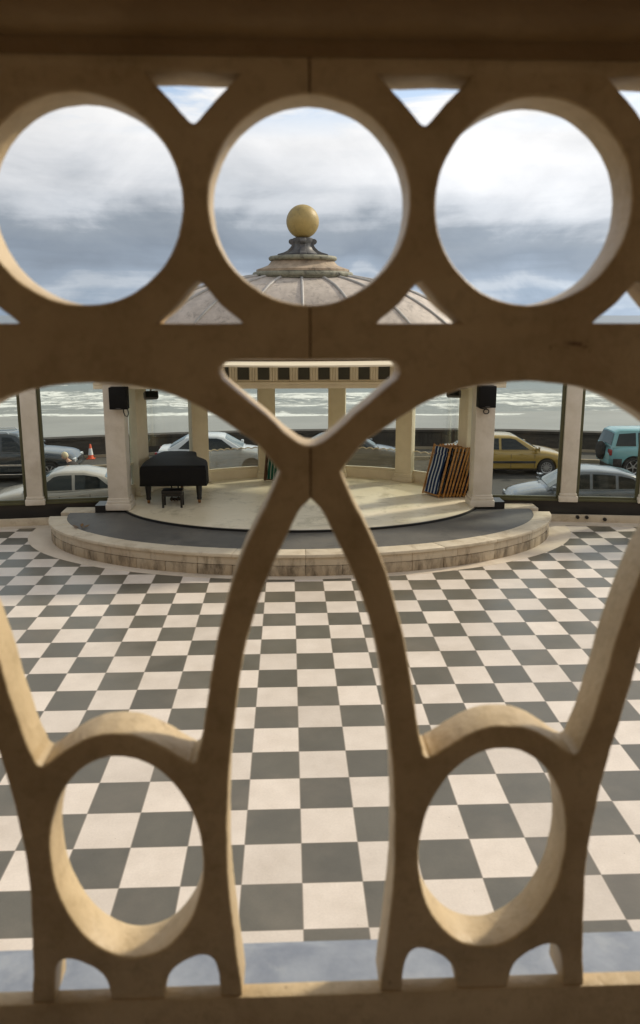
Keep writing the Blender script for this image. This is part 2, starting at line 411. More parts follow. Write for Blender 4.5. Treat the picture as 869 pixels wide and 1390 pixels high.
e = nt.math('ADD', e, nt.math('MULTIPLY', nt.math('SUBTRACT', n4, 0.5), 0.05))
e = nt.math('ADD', e, nt.math('MULTIPLY', dx, 0.03))
band = nt.ramp(e, [(0.0, (3.0, 3.7, 4.6)), (0.012, (3.4, 4.1, 5.0)), (0.03, (5.0, 5.5, 6.1)), (0.044, (3.2, 3.8, 4.6)), (0.07, (2.5, 2.95, 3.55)),
                   (0.10, (2.9, 3.3, 3.8)), (0.125, (5.2, 5.5, 5.9)), (0.16, (6.7, 6.85, 7.1)), (0.21, (7.7, 7.7, 7.75)), (0.30, (8.3, 8.15, 7.9)), (0.5, (7.4, 7.1, 6.6)), (1.0, (6.6, 6.2, 5.6))])
tex = nt.math('ADD', 0.50, nt.math('ADD', nt.math('MULTIPLY', n5, 0.45), nt.math('MULTIPLY', n6, 0.52)))
side = nt.math('ADD', 0.98, nt.math('MULTIPLY', dx, 0.34))
k = nt.math('MULTIPLY', tex, side)
kc = nt.n('ShaderNodeCombineXYZ')
for i in range(3): nt.l(k, kc.inputs[i])
cloud = nt.mix(1.0, band, kc.outputs[0], 'MULTIPLY')
gapz = nt.ramp(dz, [(0.20, (0,)*3), (0.245, (1,)*3)])
gap = nt.math('MULTIPLY', nt.ramp(n2, [(0.47, (0,)*3), (0.58, (0.8,)*3)]), gapz)
skyc = nt.mix(1.0, sky.outputs[0], (1.3, 1.3, 1.3), 'MULTIPLY')
final = nt.mix(gap, cloud, skyc)
nt.l(final, bg.inputs[0]); bg.inputs[1].default_value = 0.1
sun = bpy.data.lights.new('sun', 'SUN'); sun.energy = 2.5; sun.angle = R(5); sun.color = (1.0, 0.88, 0.70)
so = bpy.data.objects.new('sun', sun); COL.objects.link(so)
so.rotation_euler = SUN_DIR.to_track_quat('Z', 'Y').to_euler(); so.location = (20, 10, 30)

SC.view_settings.view_transform = 'Standard'; SC.view_settings.look = 'None'
SC.view_settings.exposure = 0.30; SC.view_settings.gamma = 1.0
SC.cycles.max_bounces = 8; SC.cycles.transparent_max_bounces = 16
SC.cycles.use_denoising = True

# ------------------------------------------------------------------ the setting
AX = 0.28                                    # axis of the bandstand
def ell(cx, cy, a, b, t0, t1, n):
    return [(cx + a*sin(t0+(t1-t0)*i/n), cy - b*cos(t0+(t1-t0)*i/n)) for i in range(n+1)]
CY, A0, BF, BB = 17.5, 4.0, 2.55, 2.8
def stage_pt(t, k=0.0):
    """t = 0 at the back, +-pi at the front"""
    b = (BB if cos(t) > 0 else BF) + k
    return (AX + (A0+k)*sin(t), CY + b*cos(t))

court = MB().box(-40, 40, -12, 18.35, -1.6, 0.0).build('court_floor', M['tiles'], None, 0); tag(court, kind='structure')
tag(MB().box(-40, 40, -12, 4.2, -0.5, 0.005).build('bounce_cut_paving', M['bouncecut'], None, 0), kind='structure')  # unseen dark paving added to cut bounce light on the railing's undersides
brd = MB()
outer = ell(AX, 16.7, 5.85, 3.42, -1.52, 1.52, 72); inner = ell(AX, 16.6, 5.0, 2.8, -1.4, 1.4, 72)
poly = [(outer[0][0], 17.2)] + outer + [(outer[-1][0], 17.2)]
brd.prism(poly, -0.02, 0.004)
tag(brd.build('stage_border_paving', M['border'], None, 0), kind='structure')
b2 = MB(); b2.prism([(-16, 15.55), (-5.2, 17.0), (-5.2, 17.6), (-16, 16.4)], -0.02, 0.006)
tag(b2.build('wall_border_paving', M['border'], None, 0), kind='structure')
b2 = MB(); b2.prism([(5.6, 16.78), (16, 15.4), (16, 16.2), (5.6, 17.6)], -0.02, 0.006)
tag(b2.build('wall_border_paving', M['border'], None, 0), kind='structure')

def curveY(x):
    d = x-4.2; k = 0.0155 if d > 0 else 0.0105; a = min(abs(d), 16.0)
    return 33.5 - k*a*a - 0.30*max(0.0, abs(d)-16.0)
XS = [-60+2*i for i in range(62)]
def strip(y0, y1, z0, z1, name, mat, kind='structure'):
    """a strip following the curve of the promenade; y offsets from the sea wall's face"""
    m = MB(); rings = []
    for x in XS:
        yc = curveY(x)
        rings.append([(x, yc+y0, z0), (x, yc+y1, z0), (x, yc+y1, z1), (x, yc+y0, z1)])
    m.loft(rings)
    o = m.build(name, mat, None, 30)
    if kind: tag(o, kind=kind)
    return o
tag(MB().box(-90, 90, 18.35, 34.0, -1.6, -1.2).build('road', M['road'], None, 0), kind='structure')
strip(-1.9, 0.0, -1.3, -1.08, 'pavement', M['pave'])
strip(-2.05, -1.9, -1.3, -1.075, 'kerb', M['kerb'])
strip(-0.16, -0.004, -1.2, -0.98, 'wall_foot_kerb', M['kerb'])
sw = MB(); rings = []
for x in XS:
    yc = curveY(x)
    rings.append([(x, yc, -3.2), (x, yc+0.55, -3.2), (x, yc+0.55, -0.33), (x, yc+0.5, -0.25), (x, yc-0.04, -0.25), (x, yc-0.04, -0.36), (x, yc, -0.38)])
sw.loft(rings)
swo = sw.build('sea_wall', M['seawall'], None, 30)
tag(swo, 'long low dark stone sea wall between the road and the beach', 'wall')
bch = MB()
NX = 40
g = [[bch.bm.verts.new((-150+300*i/NX, yy, zz + 0.05*random.uniform(-1, 1))) for i in range(NX+1)] for yy, zz in ((-20, -2.6), (18, -2.6), (34, -2.35), (44, -2.9), (55, -3.5), (65, -4.1), (74, -4.58), (90, -5.2))]
for a, c in zip(g, g[1:]):
    for i in range(NX): bch.bm.faces.new((a[i], a[i+1], c[i+1], c[i]))
tag(bch.build('beach', M['sand'], None, 60), kind='structure')
sea = MB()
ys = [68, 72, 76, 80, 84, 88, 92, 96, 100, 105, 110, 116, 124, 135, 150, 180, 250, 500, 2000, 45000]
NXS = 60; g = []
for j, yy in enumerate(ys):
    wd = 160 + yy*1.2; row = []
    for i in range(NXS+1):
        x = -wd + 2*wd*i/NXS
        h = 0.0
        if 73 < yy < 120: h = 0.16*sin(yy*1.1 + 0.05*x + 1.7*sin(x*0.06)) + 0.06*random.uniform(-1, 1)
        row.append(sea.bm.verts.new((x, yy, -4.5+h)))
    g.append(row)
for a, c in zip(g, g[1:]):
    for i in range(NXS): sea.bm.faces.new((a[i], a[i+1], c[i+1], c[i]))
tag(sea.build('sea', M['sea'], None, 80), kind='structure')

# building behind the camera (its balcony carries the railing)
bld = empty('seafront_building', (0, 0, 0))
tag(bld, 'brown plastered building with the balcony the railing stands on and its lead ledge', 'building')
MB().box(-26, 26, -2.4, -2.1, 0, 11.0).build('back_wall', M['plaster'], bld, 0)
MB().box(-9, 9, -2.1, 0.72, 3.35, 3.60).build('balcony_floor', M['boards'], bld, 0)
MB().box(-9, 9, -2.1, 0.45, 6.05, 6.30).build('shade_ceiling', M['ceil'], bld, 0)  # unseen roof slab added to shade the camera side of the railing
MB().box(-9, 9, -2.1, 0.5, 0.0, 3.35).build('lower_wall', M['plaster'], bld, 0)
lg = MB(); lg.prism([(0.46, -0.03), (1.04, -0.05), (1.07, -0.065), (1.07, -0.12), (1.0, -0.14), (0.95, -0.2), (0.46, -0.26)], -9, 9,
                    M=Matrix.Translation((0, 0, EYE-0.905)) @ Matrix(((0, 0, 1, 0), (1, 0, 0, 0), (0, 1, 0, 0), (0, 0, 0, 1))))
lg.build('lead_ledge', M['lead'], bld, 30)

# ------------------------------------------------------------------ the cast-iron railing
def cat(pts, n=6):
    out = []
    P = [pts[0]] + list(pts) + [pts[-1]]
    for i in range(1, len(P)-2):
        p0, p1, p2, p3 = P[i-1], P[i], P[i+1], P[i+2]
        for k in range(n):
            t = k/n; o = []
            for a, b, c, d in zip(p0, p1, p2, p3):
                o.append(0.5*((2*b) + (-a+c)*t + (2*a-5*b+4*c-d)*t*t + (-a+3*b-3*c+d)*t**3))
            out.append(tuple(o))
    out.append(tuple(pts[-1])); return out
def interp(tab, z):
    tab = sorted(tab)
    if z <= tab[0][0]: return tab[0][1]
    for (a, b), (c, d) in zip(tab, tab[1:]):
        if z <= c: return b+(d-b)*(z-a)/(c-a)
    return tab[-1][1]
SQ = [(-900, .94), (-760, .942), (-690, .948), (-610, .956), (-532, .971), (-450, .990), (-400, .998), (-340, 1.0), (300, 1.0)]
def sq(z): return interp(SQ, z)
WL = [(0, -188), (11, -200), (21, -219), (38, -256), (54, -295), (69, -345), (78, -391), (88, -465), (93, -520), (95.5, -580), (95.5, -640), (92, -690), (87, -750), (84, -776)]
QO = [(32, -159), (45, -190), (58, -215), (78, -260), (93, -310), (103, -350), (111, -395), (117, -432), (121, -458), (126, -478)]
AR = [(32, -159), (53, -132), (74, -116), (93, -103), (121, -87), (149, -76), (177, -70), (206, -67), (220, -66.5)]
RG = [(0, -451), (20, -453), (38, -460), (55, -470), (68, -479), (78, -486), (86, -489)]
PIT = 220.0
def panel_curve():
    """right-hand coordinates: u measured from the cell centre, -220..220; lens centres at u = +-220"""
    def half(pts, sgn):  # pts given as (distance from lens centre, z) -> (u, z)
        return [(sgn*(PIT-d), z) for d, z in pts]
    r2 = 97.0; zc = 107.0
    S = []
    # outline, going down the right boundary then up the left one
    def boundary(sgn):
        o = [(sgn*PIT, 243)]
        arc = [(sgn*(PIT - r2*cos(a)), zc + r2*sin(a)) for a in [pi/2 - pi*i/48 for i in range(49)]]
        o += arc
        slot = [(0, -44.5), (60, -44), (78, -44.5), (86, -47), (90.5, -52), (91, -58), (88, -64), (80, -71), (62, -86), (45, -100), (28, -116), (12, -128), (5, -131.5), (0, -132)]
        o += half(slot, sgn)
        wl = cat(WL + [(82, -799)], 6)
        o += [(sgn*(PIT - d/sq(z)), z) for d, z in wl]
        gp_ = cat([(104, -799), (103, -775), (100, -757), (95, -746), (87, -741), (76, -742), (62, -748), (49, -757), (38, -772), (33, -799)], 4)
        o += [(sgn*x, z) for x, z in gp_]

        return o
    S.append(boundary(1) + boundary(-1)[::-1])
    S.append([(r2*cos(2*pi*i/96), zc + r2*sin(2*pi*i/96)) for i in range(96)])          # full circle
    for sgn in (1, -1):
        ro = 149.0
        def ringz(u, top):
            # the two ring outlines either side of the triangle
            d = min(abs(u), abs(PIT-u)); return None
        # upper and lower corner triangles between neighbouring circles
        c = PIT/2
        up = [(c-44, 222), (c-15, 222.8), (c+18, 221.4), (c+44, 222)] + cat([(c+38, 215), (c+21, 199), (c+6, 182), (c, 178), (c-6, 182), (c-21, 199), (c-38, 215)], 5)
        lo = [(c+43, -8), (c-43, -8)] + cat([(c-39, -4), (c-22, 10), (c-7, 27), (c, 32), (c+7, 27), (c+22, 10), (c+39, -4)], 5)
        S.append([(sgn*x, z) for x, z in up]); S.append([(sgn*x, z) for x, z in lo])
    # arch cell: arch, legs, top of the oval ring
    ar = cat(AR, 5); qo = cat(QO, 5); rg = cat(RG, 5)
    right = [(PIT-d, z) for d, z in ar[::-1]]                       # centre -> notch
    right += [(PIT - d/sq(z), z) for d, z in qo[1:]]               # down the leg
    cusp_x = (PIT - 126/sq(-478))
    right += [(cusp_x-1.0, -484), (cusp_x-3.5, -488), (cusp_x-8.0, -490)]
    rr = [(v, z) for v, z in rg[::-1] if v < cusp_x-9]
    right += rr
    left = [(-x, z) for x, z in right[::-1]]
    S.append(right + left[1:-1])
    S.append([((85.5/0.956)*cos(2*pi*i/80), -610 + 130*sin(2*pi*i/80)) for i in range(80)])    # oval
    return S
def panel_mesh(c_mm, x0=22.0):
    cu = bpy.data.curves.new('panel_curve', 'CURVE'); cu.dimensions = '2D'; cu.fill_mode = 'BOTH'
    cu.extrude = 0.0225; cu.bevel_depth = 0.0035; cu.bevel_resolution = 2; cu.offset = -0.0035
    for pts in panel_curve():
        q = []
        for u, z in pts:
            x = c_mm + u
            wx = 0.20*sin(z*0.11+x*0.05+1.3) + 0.12*sin(z*0.31-x*0.21) + 0.12*sin(x*0.57+z*0.4)
            wz = 0.20*sin(x*0.12-z*0.04+0.4) + 0.12*sin(x*0.29+z*0.23) + 0.12*sin(z*0.6-x*0.37)
            if abs(abs(u)-PIT) < 1e-6: wx = 0.0
            q.append(((x0 + (x-x0)*sq(z) + wx)/1000.0, (z+wz)/1000.0))
        cl = [q[0]]
        for p in q[1:]:
            if math.hypot(p[0]-cl[-1][0], p[1]-cl[-1][1]) > 3e-4: cl.append(p)
        if math.hypot(cl[0][0]-cl[-1][0], cl[0][1]-cl[-1][1]) < 3e-4: cl.pop()
        sp_ = cu.splines.new('POLY'); sp_.points.add(len(cl)-1); sp_.use_cyclic_u = True
        for i, p in enumerate(cl): sp_.points[i].co = (p[0], p[1], 0, 1)
    ob = bpy.data.objects.new('tmp', cu); COL.objects.link(ob)
    dg = bpy.context.evaluated_depsgraph_get()
    me = bpy.data.meshes.new_from_object(ob.evaluated_get(dg))
    bpy.data.objects.remove(ob); bpy.data.curves.remove(cu)
    for v in me.vertices:
        x, y, z = v.co; v.co = (x, -z, y)
    bm = bmesh.new(); bm.from_mesh(me)
    bmesh.ops.remove_doubles(bm, verts=bm.verts[:], dist=2e-5)
    bmesh.ops.recalc_face_normals(bm, faces=bm.faces[:])
    bm.to_mesh(me); bm.free()
    me.materials.clear(); me.shade_smooth(); me.set_sharp_from_angle(angle=R(40))
    return me
rail = empty('balcony_railing', (0, 0.826, EYE))
tag(rail, 'cream painted cast iron balcony railing of circles and arches right before the camera', 'railing')
pmL = panel_mesh(22-PIT); pmR = panel_mesh(22+PIT)
link_mesh('panel', pmL, M['iron'], rail); link_mesh('panel', pmR, M['iron'], rail)
for k in (1, 2, 3):
    o = link_mesh('panel', pmL, M['iron'], rail); o.location.x = -k*2*PIT/1000
    o = link_mesh('panel', pmR, M['iron'], rail); o.location.x = k*2*PIT/1000
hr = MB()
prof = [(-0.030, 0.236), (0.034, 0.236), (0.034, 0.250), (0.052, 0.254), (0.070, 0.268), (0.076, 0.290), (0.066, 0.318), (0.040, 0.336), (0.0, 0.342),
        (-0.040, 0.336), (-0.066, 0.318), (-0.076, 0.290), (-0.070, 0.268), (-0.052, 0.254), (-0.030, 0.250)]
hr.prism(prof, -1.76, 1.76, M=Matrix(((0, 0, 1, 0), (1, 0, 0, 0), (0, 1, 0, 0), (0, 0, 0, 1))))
hr.build('handrail', M['railbrown'], rail, 50)
br = MB(); br.box(-1.76, 1.76, -0.029, -0.007, -0.93, -0.798, 0.004)
br.build('bottom_rail', M['iron'], rail, 40)
# rusty filler in the joint between the two panels
for z0, z1 in ((0.206, 0.234), (-0.042, 0.008), (-0.186, -0.134)):
    MB().box(0.0165, 0.0275, -0.0245, 0.0245, z0, z1, 0.001).build('joint', M['rust'], rail, 0)

# ------------------------------------------------------------------ bandstand
bs_ = empty('bandstand', (AX, 17.5, 0))
tag(bs_, 'cream seaside bandstand with ribbed lead dome, ball finial and round stepped stage', 'bandstand')
OFF = Matrix.Translation((-AX, -17.5, 0))
def part(mb, name, mat, parent=None, smooth=35):
    """mesh given in world coordinates, made local to the bandstand"""
    mb.bm.transform(OFF)
    return mb.build(name, mat, parent or bs_, smooth)
# stage floor
N = 120
pts = [stage_pt(2*pi*i/N) for i in range(N)]
part(MB().prism(pts, 0.404, 0.45), 'stage_floor', M['stage'])
part(MB().prism([stage_pt(2*pi*i/N, 0.035) for i in range(N)], 0.30, 0.4495-0.004), 'stage_nosing', M['black'])
# apron
ap = ell(AX, 16.6, 5.02, 2.84, -1.56, 1.56, 96)
part(MB().prism([(ap[0][0], 17.2)] + ap + [(ap[-1][0], 17.2)], 0.2, 0.404-0.004), 'apron', M['asph'])
def ringpart(a0, b0, a1, b1, z0, z1, name, mat, bev=0.012, blocks=0):
    o = ell(AX, 16.6, a0, b0, -1.50, 1.50, 96); i_ = ell(AX, 16.6, a1, b1, -1.50, 1.50, 96)
    m = MB()
    if not blocks:
        m.prism(o + i_[::-1], z0, z1, bev)
    else:
        st = 96//blocks
        for k in range(blocks):
            oo, ii = o[k*st:(k+1)*st+1], i_[k*st:(k+1)*st+1]
            def sh(p, q, f=0.0022):
                L = math.hypot(p[0]-q[0], p[1]-q[1]); return (p[0]+(q[0]-p[0])*f/L, p[1]+(q[1]-p[1])*f/L)
            oo[0] = sh(oo[0], oo[1]); oo[-1] = sh(oo[-1], oo[-2]); ii[0] = sh(ii[0], ii[1]); ii[-1] = sh(ii[-1], ii[-2])
            dz = random.uniform(-0.003, 0.003)
            m.prism(oo + ii[::-1], z0, z1+dz, bev)
    return part(m, name, mat, None, 30)
ringpart(5.375, 3.195, 5.0, 2.83, 0.352, 0.412, 'coping', M['stone'], 0.010, 12)
ringpart(5.325, 3.145, 4.95, 2.75, 0.196, 0.349, 'upper_course', M['stain2'], 0.008, 16)
ringpart(5.335, 3.155, 4.9, 2.7, 0.0, 0.190, 'lower_course', M['stain'], 0.014, 24)
part(MB().prism(ell(AX, 16.6, 5.30, 3.12, -1.5, 1.5, 96) + [(AX+4, 17.1), (AX-4, 17.1)], 0.05, 0.36), 'mortar_bed', M['mortar'], None, 0)
for sgn in (-1, 1):
    xa, xb = sorted((AX+sgn*4.45, AX+sgn*5.22)); part(MB().box(xa, xb, 16.70, 17.19, 0.3, 0.4075, 0.006), 'end_slab', M['stone'])

# pillars
def pillar(x, y, rz, w, d, z0, z1, mat, base_h=0.22, name='pillar', base=0.05):
    m = MB(); T = Matrix.Translation((x, y, 0)) @ Matrix.Rotation(rz, 4, 'Z')
    m.box(-w/2, w/2, -d/2, d/2, z0, z1, 0.012, T)
    m.box(-w/2-base, w/2+base, -d/2-base, d/2+base, z0, z0+base_h*0.55, 0.012, T)
    m.box(-w/2-base*0.6, w/2+base*0.6, -d/2-base*0.6, d/2+base*0.6, z0+base_h*0.55-0.002, z0+base_h*0.8, 0.012, T)
    m.box(-w/2-base*0.3, w/2+base*0.3, -d/2-base*0.3, d/2+base*0.3, z0+base_h*0.8-0.002, z0+base_h, 0.008, T)
    m.box(-w/2-base*0.7, w/2+base*0.7, -d/2-base*0.7, d/2+base*0.7, z1-0.12, z1, 0.012, T)
    return part(m, name, mat)
T_B = [-1.28, -0.70, -0.22, 0.247, 0.737, 1.375]
for t in T_B:
    x, y = stage_pt(t, -0.06)
    ang = math.atan2((x-AX)/A0**2, (y-CY)/BB**2)
    pillar(x, y, -ang, 0.44, 0.22, 0.45, 3.06, M['cream'])
for sgn in (-1, 1):
    x = AX + sgn*3.935 + (0.02 if sgn > 0 else -0.04)
    pillar(x, 16.92, 0, 0.42, 0.42, 0.452, 3.30, M['white'], 0.26, 'pillar', 0.06)
    bx = MB(); bx.box(x+(-0.50 if sgn < 0 else 0.28), x+(-0.28 if sgn < 0 else 0.50), 16.68, 17.12, 0.405, 0.56); part(bx, 'pillar_block', M['black'], None, 0)
# rear windows between the pillars
full = [-1.50] + T_B + [1.56]
def arc(t0, t1, k, n=8): return [stage_pt(t0+(t1-t0)*i/n, k) for i in range(n+1)]
for i in range(7):
    t0, t1 = full[i]+0.05, full[i+1]-0.05
    if i in (0, 6): t0, t1 = full[i], full[i+1]
    def wall(k0, k1, z0, z1, bev=0.0):
        return MB().prism(arc(t0, t1, k0) + arc(t0, t1, k1)[::-1], z0, z1, bev)
    wl_ = wall(-0.06, 0.10, 0.448, 0.68); part(wl_, 'sill_wall', M['cream'])
    wf = wall(-0.02, 0.06, 0.68, 0.73)
    win = part(wf, 'window', M['cream'])
    part(wall(-0.02, 0.06, 2.98, 3.058), 'head_frame', M['cream'], win)
    gl = wall(0.015, 0.021, 0.731, 2.979)
    part(gl, 'pane', M['glass'], win)
    # frosted film with a scalloped top edge on the lower part of the glass
    fm = MB(); nn = 64; top = []; bot = []
    for j in range(nn+1):
        t = t0+(t1-t0)*j/nn; x, y = stage_pt(t, 0.008)
        top.append((x, y, 1.19 + 0.035*abs(sin(j*pi/8)))); bot.append((x, y, 0.735))
    for j in range(nn): fm.face((bot[j], bot[j+1], top[j+1], top[j]))
    part(fm, 'frosted_film', M['film'], win, 60)
    rd = MB().tube([(p[0], p[1], p[2]+0.010) for p in top], 0.013, 6); part(rd, 'scalloped_edge', M['cream'], win)
# straight front lintel with its frieze of dark squares
lin = MB()
lin.box(AX-4.35, AX+4.35, 16.78, 17.1, 3.06, 3.64, 0.0)
lin.box(AX-4.38, AX+4.38, 16.735, 16.785, 3.06, 3.145, 0.006)
lin.box(AX-4.38, AX+4.38, 16.72, 16.785, 3.145, 3.20, 0.006)
lin.box(AX-4.38, AX+4.38, 16.755, 16.785, 3.53, 3.57, 0.004)
lin.box(AX-4.46, AX+4.46, 16.64, 17.1, 3.57, 3.66, 0.02)
for k in range(-10, 9):
    xc = 0.5394 + k*0.4266
    for dxx in (-0.055, 0.0, 0.055):
        lin.box(xc+dxx-0.022, xc+dxx+0.022, 16.758, 16.785, 3.20, 3.53, 0.006)
    lin.box(xc-0.09, xc+0.09, 16.722, 16.737, 3.125, 3.14, 0.0)
lo = part(lin, 'lintel', M['cream'], None, 30)
for k in range(-10, 9):
    xc = 0.5394 + k*0.4266 + 0.2133
    f_ = MB().box(xc-0.12, xc+0.12, 16.765, 16.79, 3.245, 3.528); part(f_, 'frieze_square', M['frieze'], lo, 0)
part(MB().prism([stage_pt(2*pi*i/96, 0.1) for i in range(96)], 3.625, 3.66), 'bounce_ceiling', M['cream'])  # cream disc added out of view to bounce light onto stage and pillars
# ring beam at the back
nb = [stage_pt(-1.7+3.4*i/60, 0.22) for i in range(61)]; ni = [stage_pt(-1.7+3.4*i/60, -0.22) for i in range(61)]
part(MB().prism(nb + ni[::-1], 3.06, 3.62), 'ring_beam', M['cream'])
# ceiling under the dome
DC = (AX+0.03, 18.7); DA, DB = 4.5, 2.45
DPROF = [(0.225, 5.462), (0.325, 5.405), (0.45, 5.285), (0.56, 5.135), (0.68, 4.90), (0.81, 4.56), (0.90, 4.25), (0.96, 3.98), (1.0, 3.78), (1.01, 3.70)]
dm = MB()
dprof = cat(DPROF, 3)
dm.lathe([(DA*r, z) for r, z in [(0.02, 5.47)] + dprof + [(0.98, 3.665), (0.0, 3.665)]], 96, Matrix.Translation((*DC, 0)), 1.0, DB/DA)
dome = part(dm, 'dome', M['domelead'], None, 40)
for k in range(20):
    t = 2*pi*k/20
    p = [(DC[0]+DA*r*sin(t), DC[1]-DB*r*cos(t), z+0.012) for r, z in dprof[::2]]
    part(MB().tube(p, 0.034, 8), 'rib', M['rib'], dome, 50)
# drum, pedestal and ball finial on the dome
FX, FY = DC[0]+0.04, 18.7
TF = Matrix.Translation((FX, FY, 0))
def torus(r, rr, z, n=10): return [(r + rr*cos(a), z + rr*sin(a)) for a in [-pi/2+pi*i/n for i in range(n+1)]]
d0 = MB(); d0.lathe([(0.0, 5.36), (1.0, 5.36), (1.10, 5.41)] + torus(1.10, 0.06, 5.49) + [(1.06, 5.56)], 64, TF, 1, 0.8); part(d0, 'drum_lower_moulding', M['copper'], None, 40)
d1 = MB(); d1.lathe([(0.0, 5.55), (1.07, 5.55), (1.07, 5.60), (1.02, 5.62), (0.92, 5.65), (0.80, 5.70), (0.74, 5.77), (0.72, 5.80), (0.0, 5.80)], 64, TF, 1, 0.85); part(d1, 'drum', M['drum'], None, 40)
d2 = MB(); d2.lathe([(0.0, 5.795), (0.70, 5.795)] + torus(0.735, 0.05, 5.85) + [(0.6, 5.905), (0.0, 5.905)], 64, TF, 1, 0.9); part(d2, 'drum_upper_moulding', M['copper'], None, 40)
ped = MB(); ped.lathe([(0.0, 5.90), (0.34, 5.90), (0.345, 5.96), (0.31, 5.99), (0.25, 6.04), (0.215, 6.12), (0.215, 6.18), (0.225, 6.20), (0.24, 6.23), (0.24, 6.29), (0.20, 6.31), (0.0, 6.31)], 40, TF)
po = part(ped, 'pedestal', M['slate'], None, 40)
sc_ = [(0.20, 6.28), (0.27, 6.285), (0.315, 6.26), (0.325, 6.215), (0.295, 6.175), (0.255, 6.16), (0.26, 6.13), (0.29, 6.09), (0.35, 6.03), (0.43, 5.99), (0.52, 5.965), (0.575, 5.95), (0.585, 5.91), (0.20, 5.91)]
for k in range(4):
    a = k*pi/2
    s_ = MB(); s_.prism(sc_, -0.07, 0.07, 0.01, TF @ Matrix.Rotation(a, 4, 'Z') @ Matrix(((1, 0, 0, 0), (0, 0, 1, 0), (0, 1, 0, 0), (0, 0, 0, 1))))
    part(s_, 'scroll', M['slate'], po, 40)
bl = MB(); bl.lathe([(0.372*sin(pi*i/28), 6.665-0.372*cos(pi*i/28)) for i in range(1, 28)], 48, TF); part(bl, 'ball_finial', M['gold'], None, 60)

# ------------------------------------------------------------------ glazed wind screens either side of the stage
def screen(p0, d, marks, label):
    """p0 start by the stage, d direction away from it, marks = distances of the white posts"""
    rz = math.atan2(d[1], d[0]) if d[0] > 0 else math.atan2(-d[1], -d[0])
    s = 1 if d[0] > 0 else -1
    root = empty('glass_wind_screen', (p0[0], p0[1], 0), rz); tag(root, label, 'wind screen')
    L = marks[-1]
    def bx(x0, x1, *a, bev=0.0):
        m = MB(); x0, x1 = sorted((s*x0, s*x1)); m.box(x0, x1, *a, bev); return m
    bx(-0.1, L, -0.10, 0.22, 0.0, 0.17, bev=0.01).build('base_wall', M['stone'], root)
    bx(-0.1, L, -0.05, 0.22, 0.17, 0.47, bev=0.006).build('plinth', M['black'], root)
    bx(-0.1, L, -0.06, 0.20, 3.28, 3.62, bev=0.01).build('header', M['white'], root)
    prev = 0.0
    for i, mk in enumerate(marks):
        m = MB(); x = s*mk
        m.box(x-0.17, x+0.17, -0.10, 0.18, 0.47, 3.28, 0.012)
        m.box(x-0.21, x+0.21, -0.14, 0.18, 0.468, 0.60, 0.014)
        m.box(x-0.19, x+0.19, -0.12, 0.18, 0.60, 0.66, 0.014)
        m.build('post', M['white'], root)
        a, b = prev + (0.0 if i == 0 else 0.17), mk-0.17
        x0, x1 = sorted((s*a, s*b))
        f = MB()
        f.box(x0+0.002, x0+0.075, -0.03, 0.05, 0.472, 3.279, 0.006); f.box(x1-0.075, x1-0.002, -0.03, 0.05, 0.472, 3.279, 0.006)
        f.box(x0+0.075, x1-0.075, -0.03, 0.05, 0.472, 0.575, 0.006); f.box(x0+0.002, x1-0.002, -0.075, -0.03, 0.474, 0.53, 0.006); f.box(x0+0.075, x1-0.075, -0.03, 0.05, 3.20, 3.279, 0.006)
        w_ = f.build('window', M['olive'], root)
        MB().box(x0+0.07, x1-0.07, 0.006, 0.012, 0.57, 3.205).build('pane', M['glass'], w_, 0)
        prev = mk
    return root
def outlets(root):
    for x, z in ((2.06, 0.125), (2.26, 0.125), (2.66, 0.085)):
        m = MB(); m.cyl((x, -0.09, z), (x, -0.15, z), 0.04, n=14); m.build('drain_outlet', M['black'], root)
screen((-3.84, 17.48), (-1, -0.125), [1.80, 3.75, 5.7, 7.65], 'glazed wind screen with white posts left of the stage behind the piano side')
outlets(screen((4.46, 17.33), (1, -0.125), [1.83, 3.56, 5.4, 7.25], 'glazed wind screen with white posts right of the stage beside the deckchair stack'))

# ------------------------------------------------------------------ speakers and floodlights
def speaker(x, label, cable):
    root = empty('loudspeaker', (x, 16.62, 2.66)); tag(root, label, 'loudspeaker', 'loudspeakers on the front pillars')
    MB().box(-0.185, 0.185, -0.17, 0.085, 0.0, 0.46, 0.015).build('cabinet', M['plastic'], root)
    MB().box(-0.165, 0.165, -0.178, -0.168, 0.045, 0.44, 0.004).build('grille', M['cloth'], root)
    MB().box(-0.05, 0.05, -0.182, -0.169, 0.02, 0.03).build('badge', M['greymetal'], root, 0)
    MB().tube(cable, 0.011, 6).build('cable', M['plastic'], root)
    return root
speaker(-3.54, 'black loudspeaker on the white front pillar above the grand piano', [(0.06, 0.07, 0.02), (0.07, 0.02, -0.08), (0.10, 0.0, -0.15), (0.14, 0.02, -0.17), (0.165, 0.05, -0.11), (0.14, 0.07, 0.0), (0.13, 0.07, 0.03)])
speaker(4.20, 'black loudspeaker on the white front pillar above the stacked deckchairs', [(0.02, 0.07, 0.02), (0.03, 0.04, -0.05)] + [(0.03+0.06*cos(a), 0.04, -0.10+0.05*sin(a)) for a in [pi/2-i*0.7 for i in range(10)]] + [(-0.1, 0.05, -0.03), (-0.14, 0.07, 0.0)])
def flood(x, y, z, rz, label):
    root = empty('floodlight', (x, y, z), rz); tag(root, label, 'floodlight', 'floodlights under the bandstand roof')
    m = MB(); m.box(-0.16, 0.16, -0.09, 0.09, -0.09, 0.09, 0.03, Matrix.Rotation(R(-18), 4, 'X')); m.build('housing', M['greymetal'], root)
    MB().box(-0.14, 0.14, -0.102, -0.088, -0.07, 0.07, 0.0, Matrix.Rotation(R(-18), 4, 'X')).build('lens', M['carglass'], root, 0)
    MB().cyl((0, 0, 0.08), (0, 0, 3.061-z), 0.018).build('hanger', M['greymetal'], root)
flood(-3.13, 18.05, 2.80, R(20), 'grey floodlight hanging under the roof beside the left front pillar')
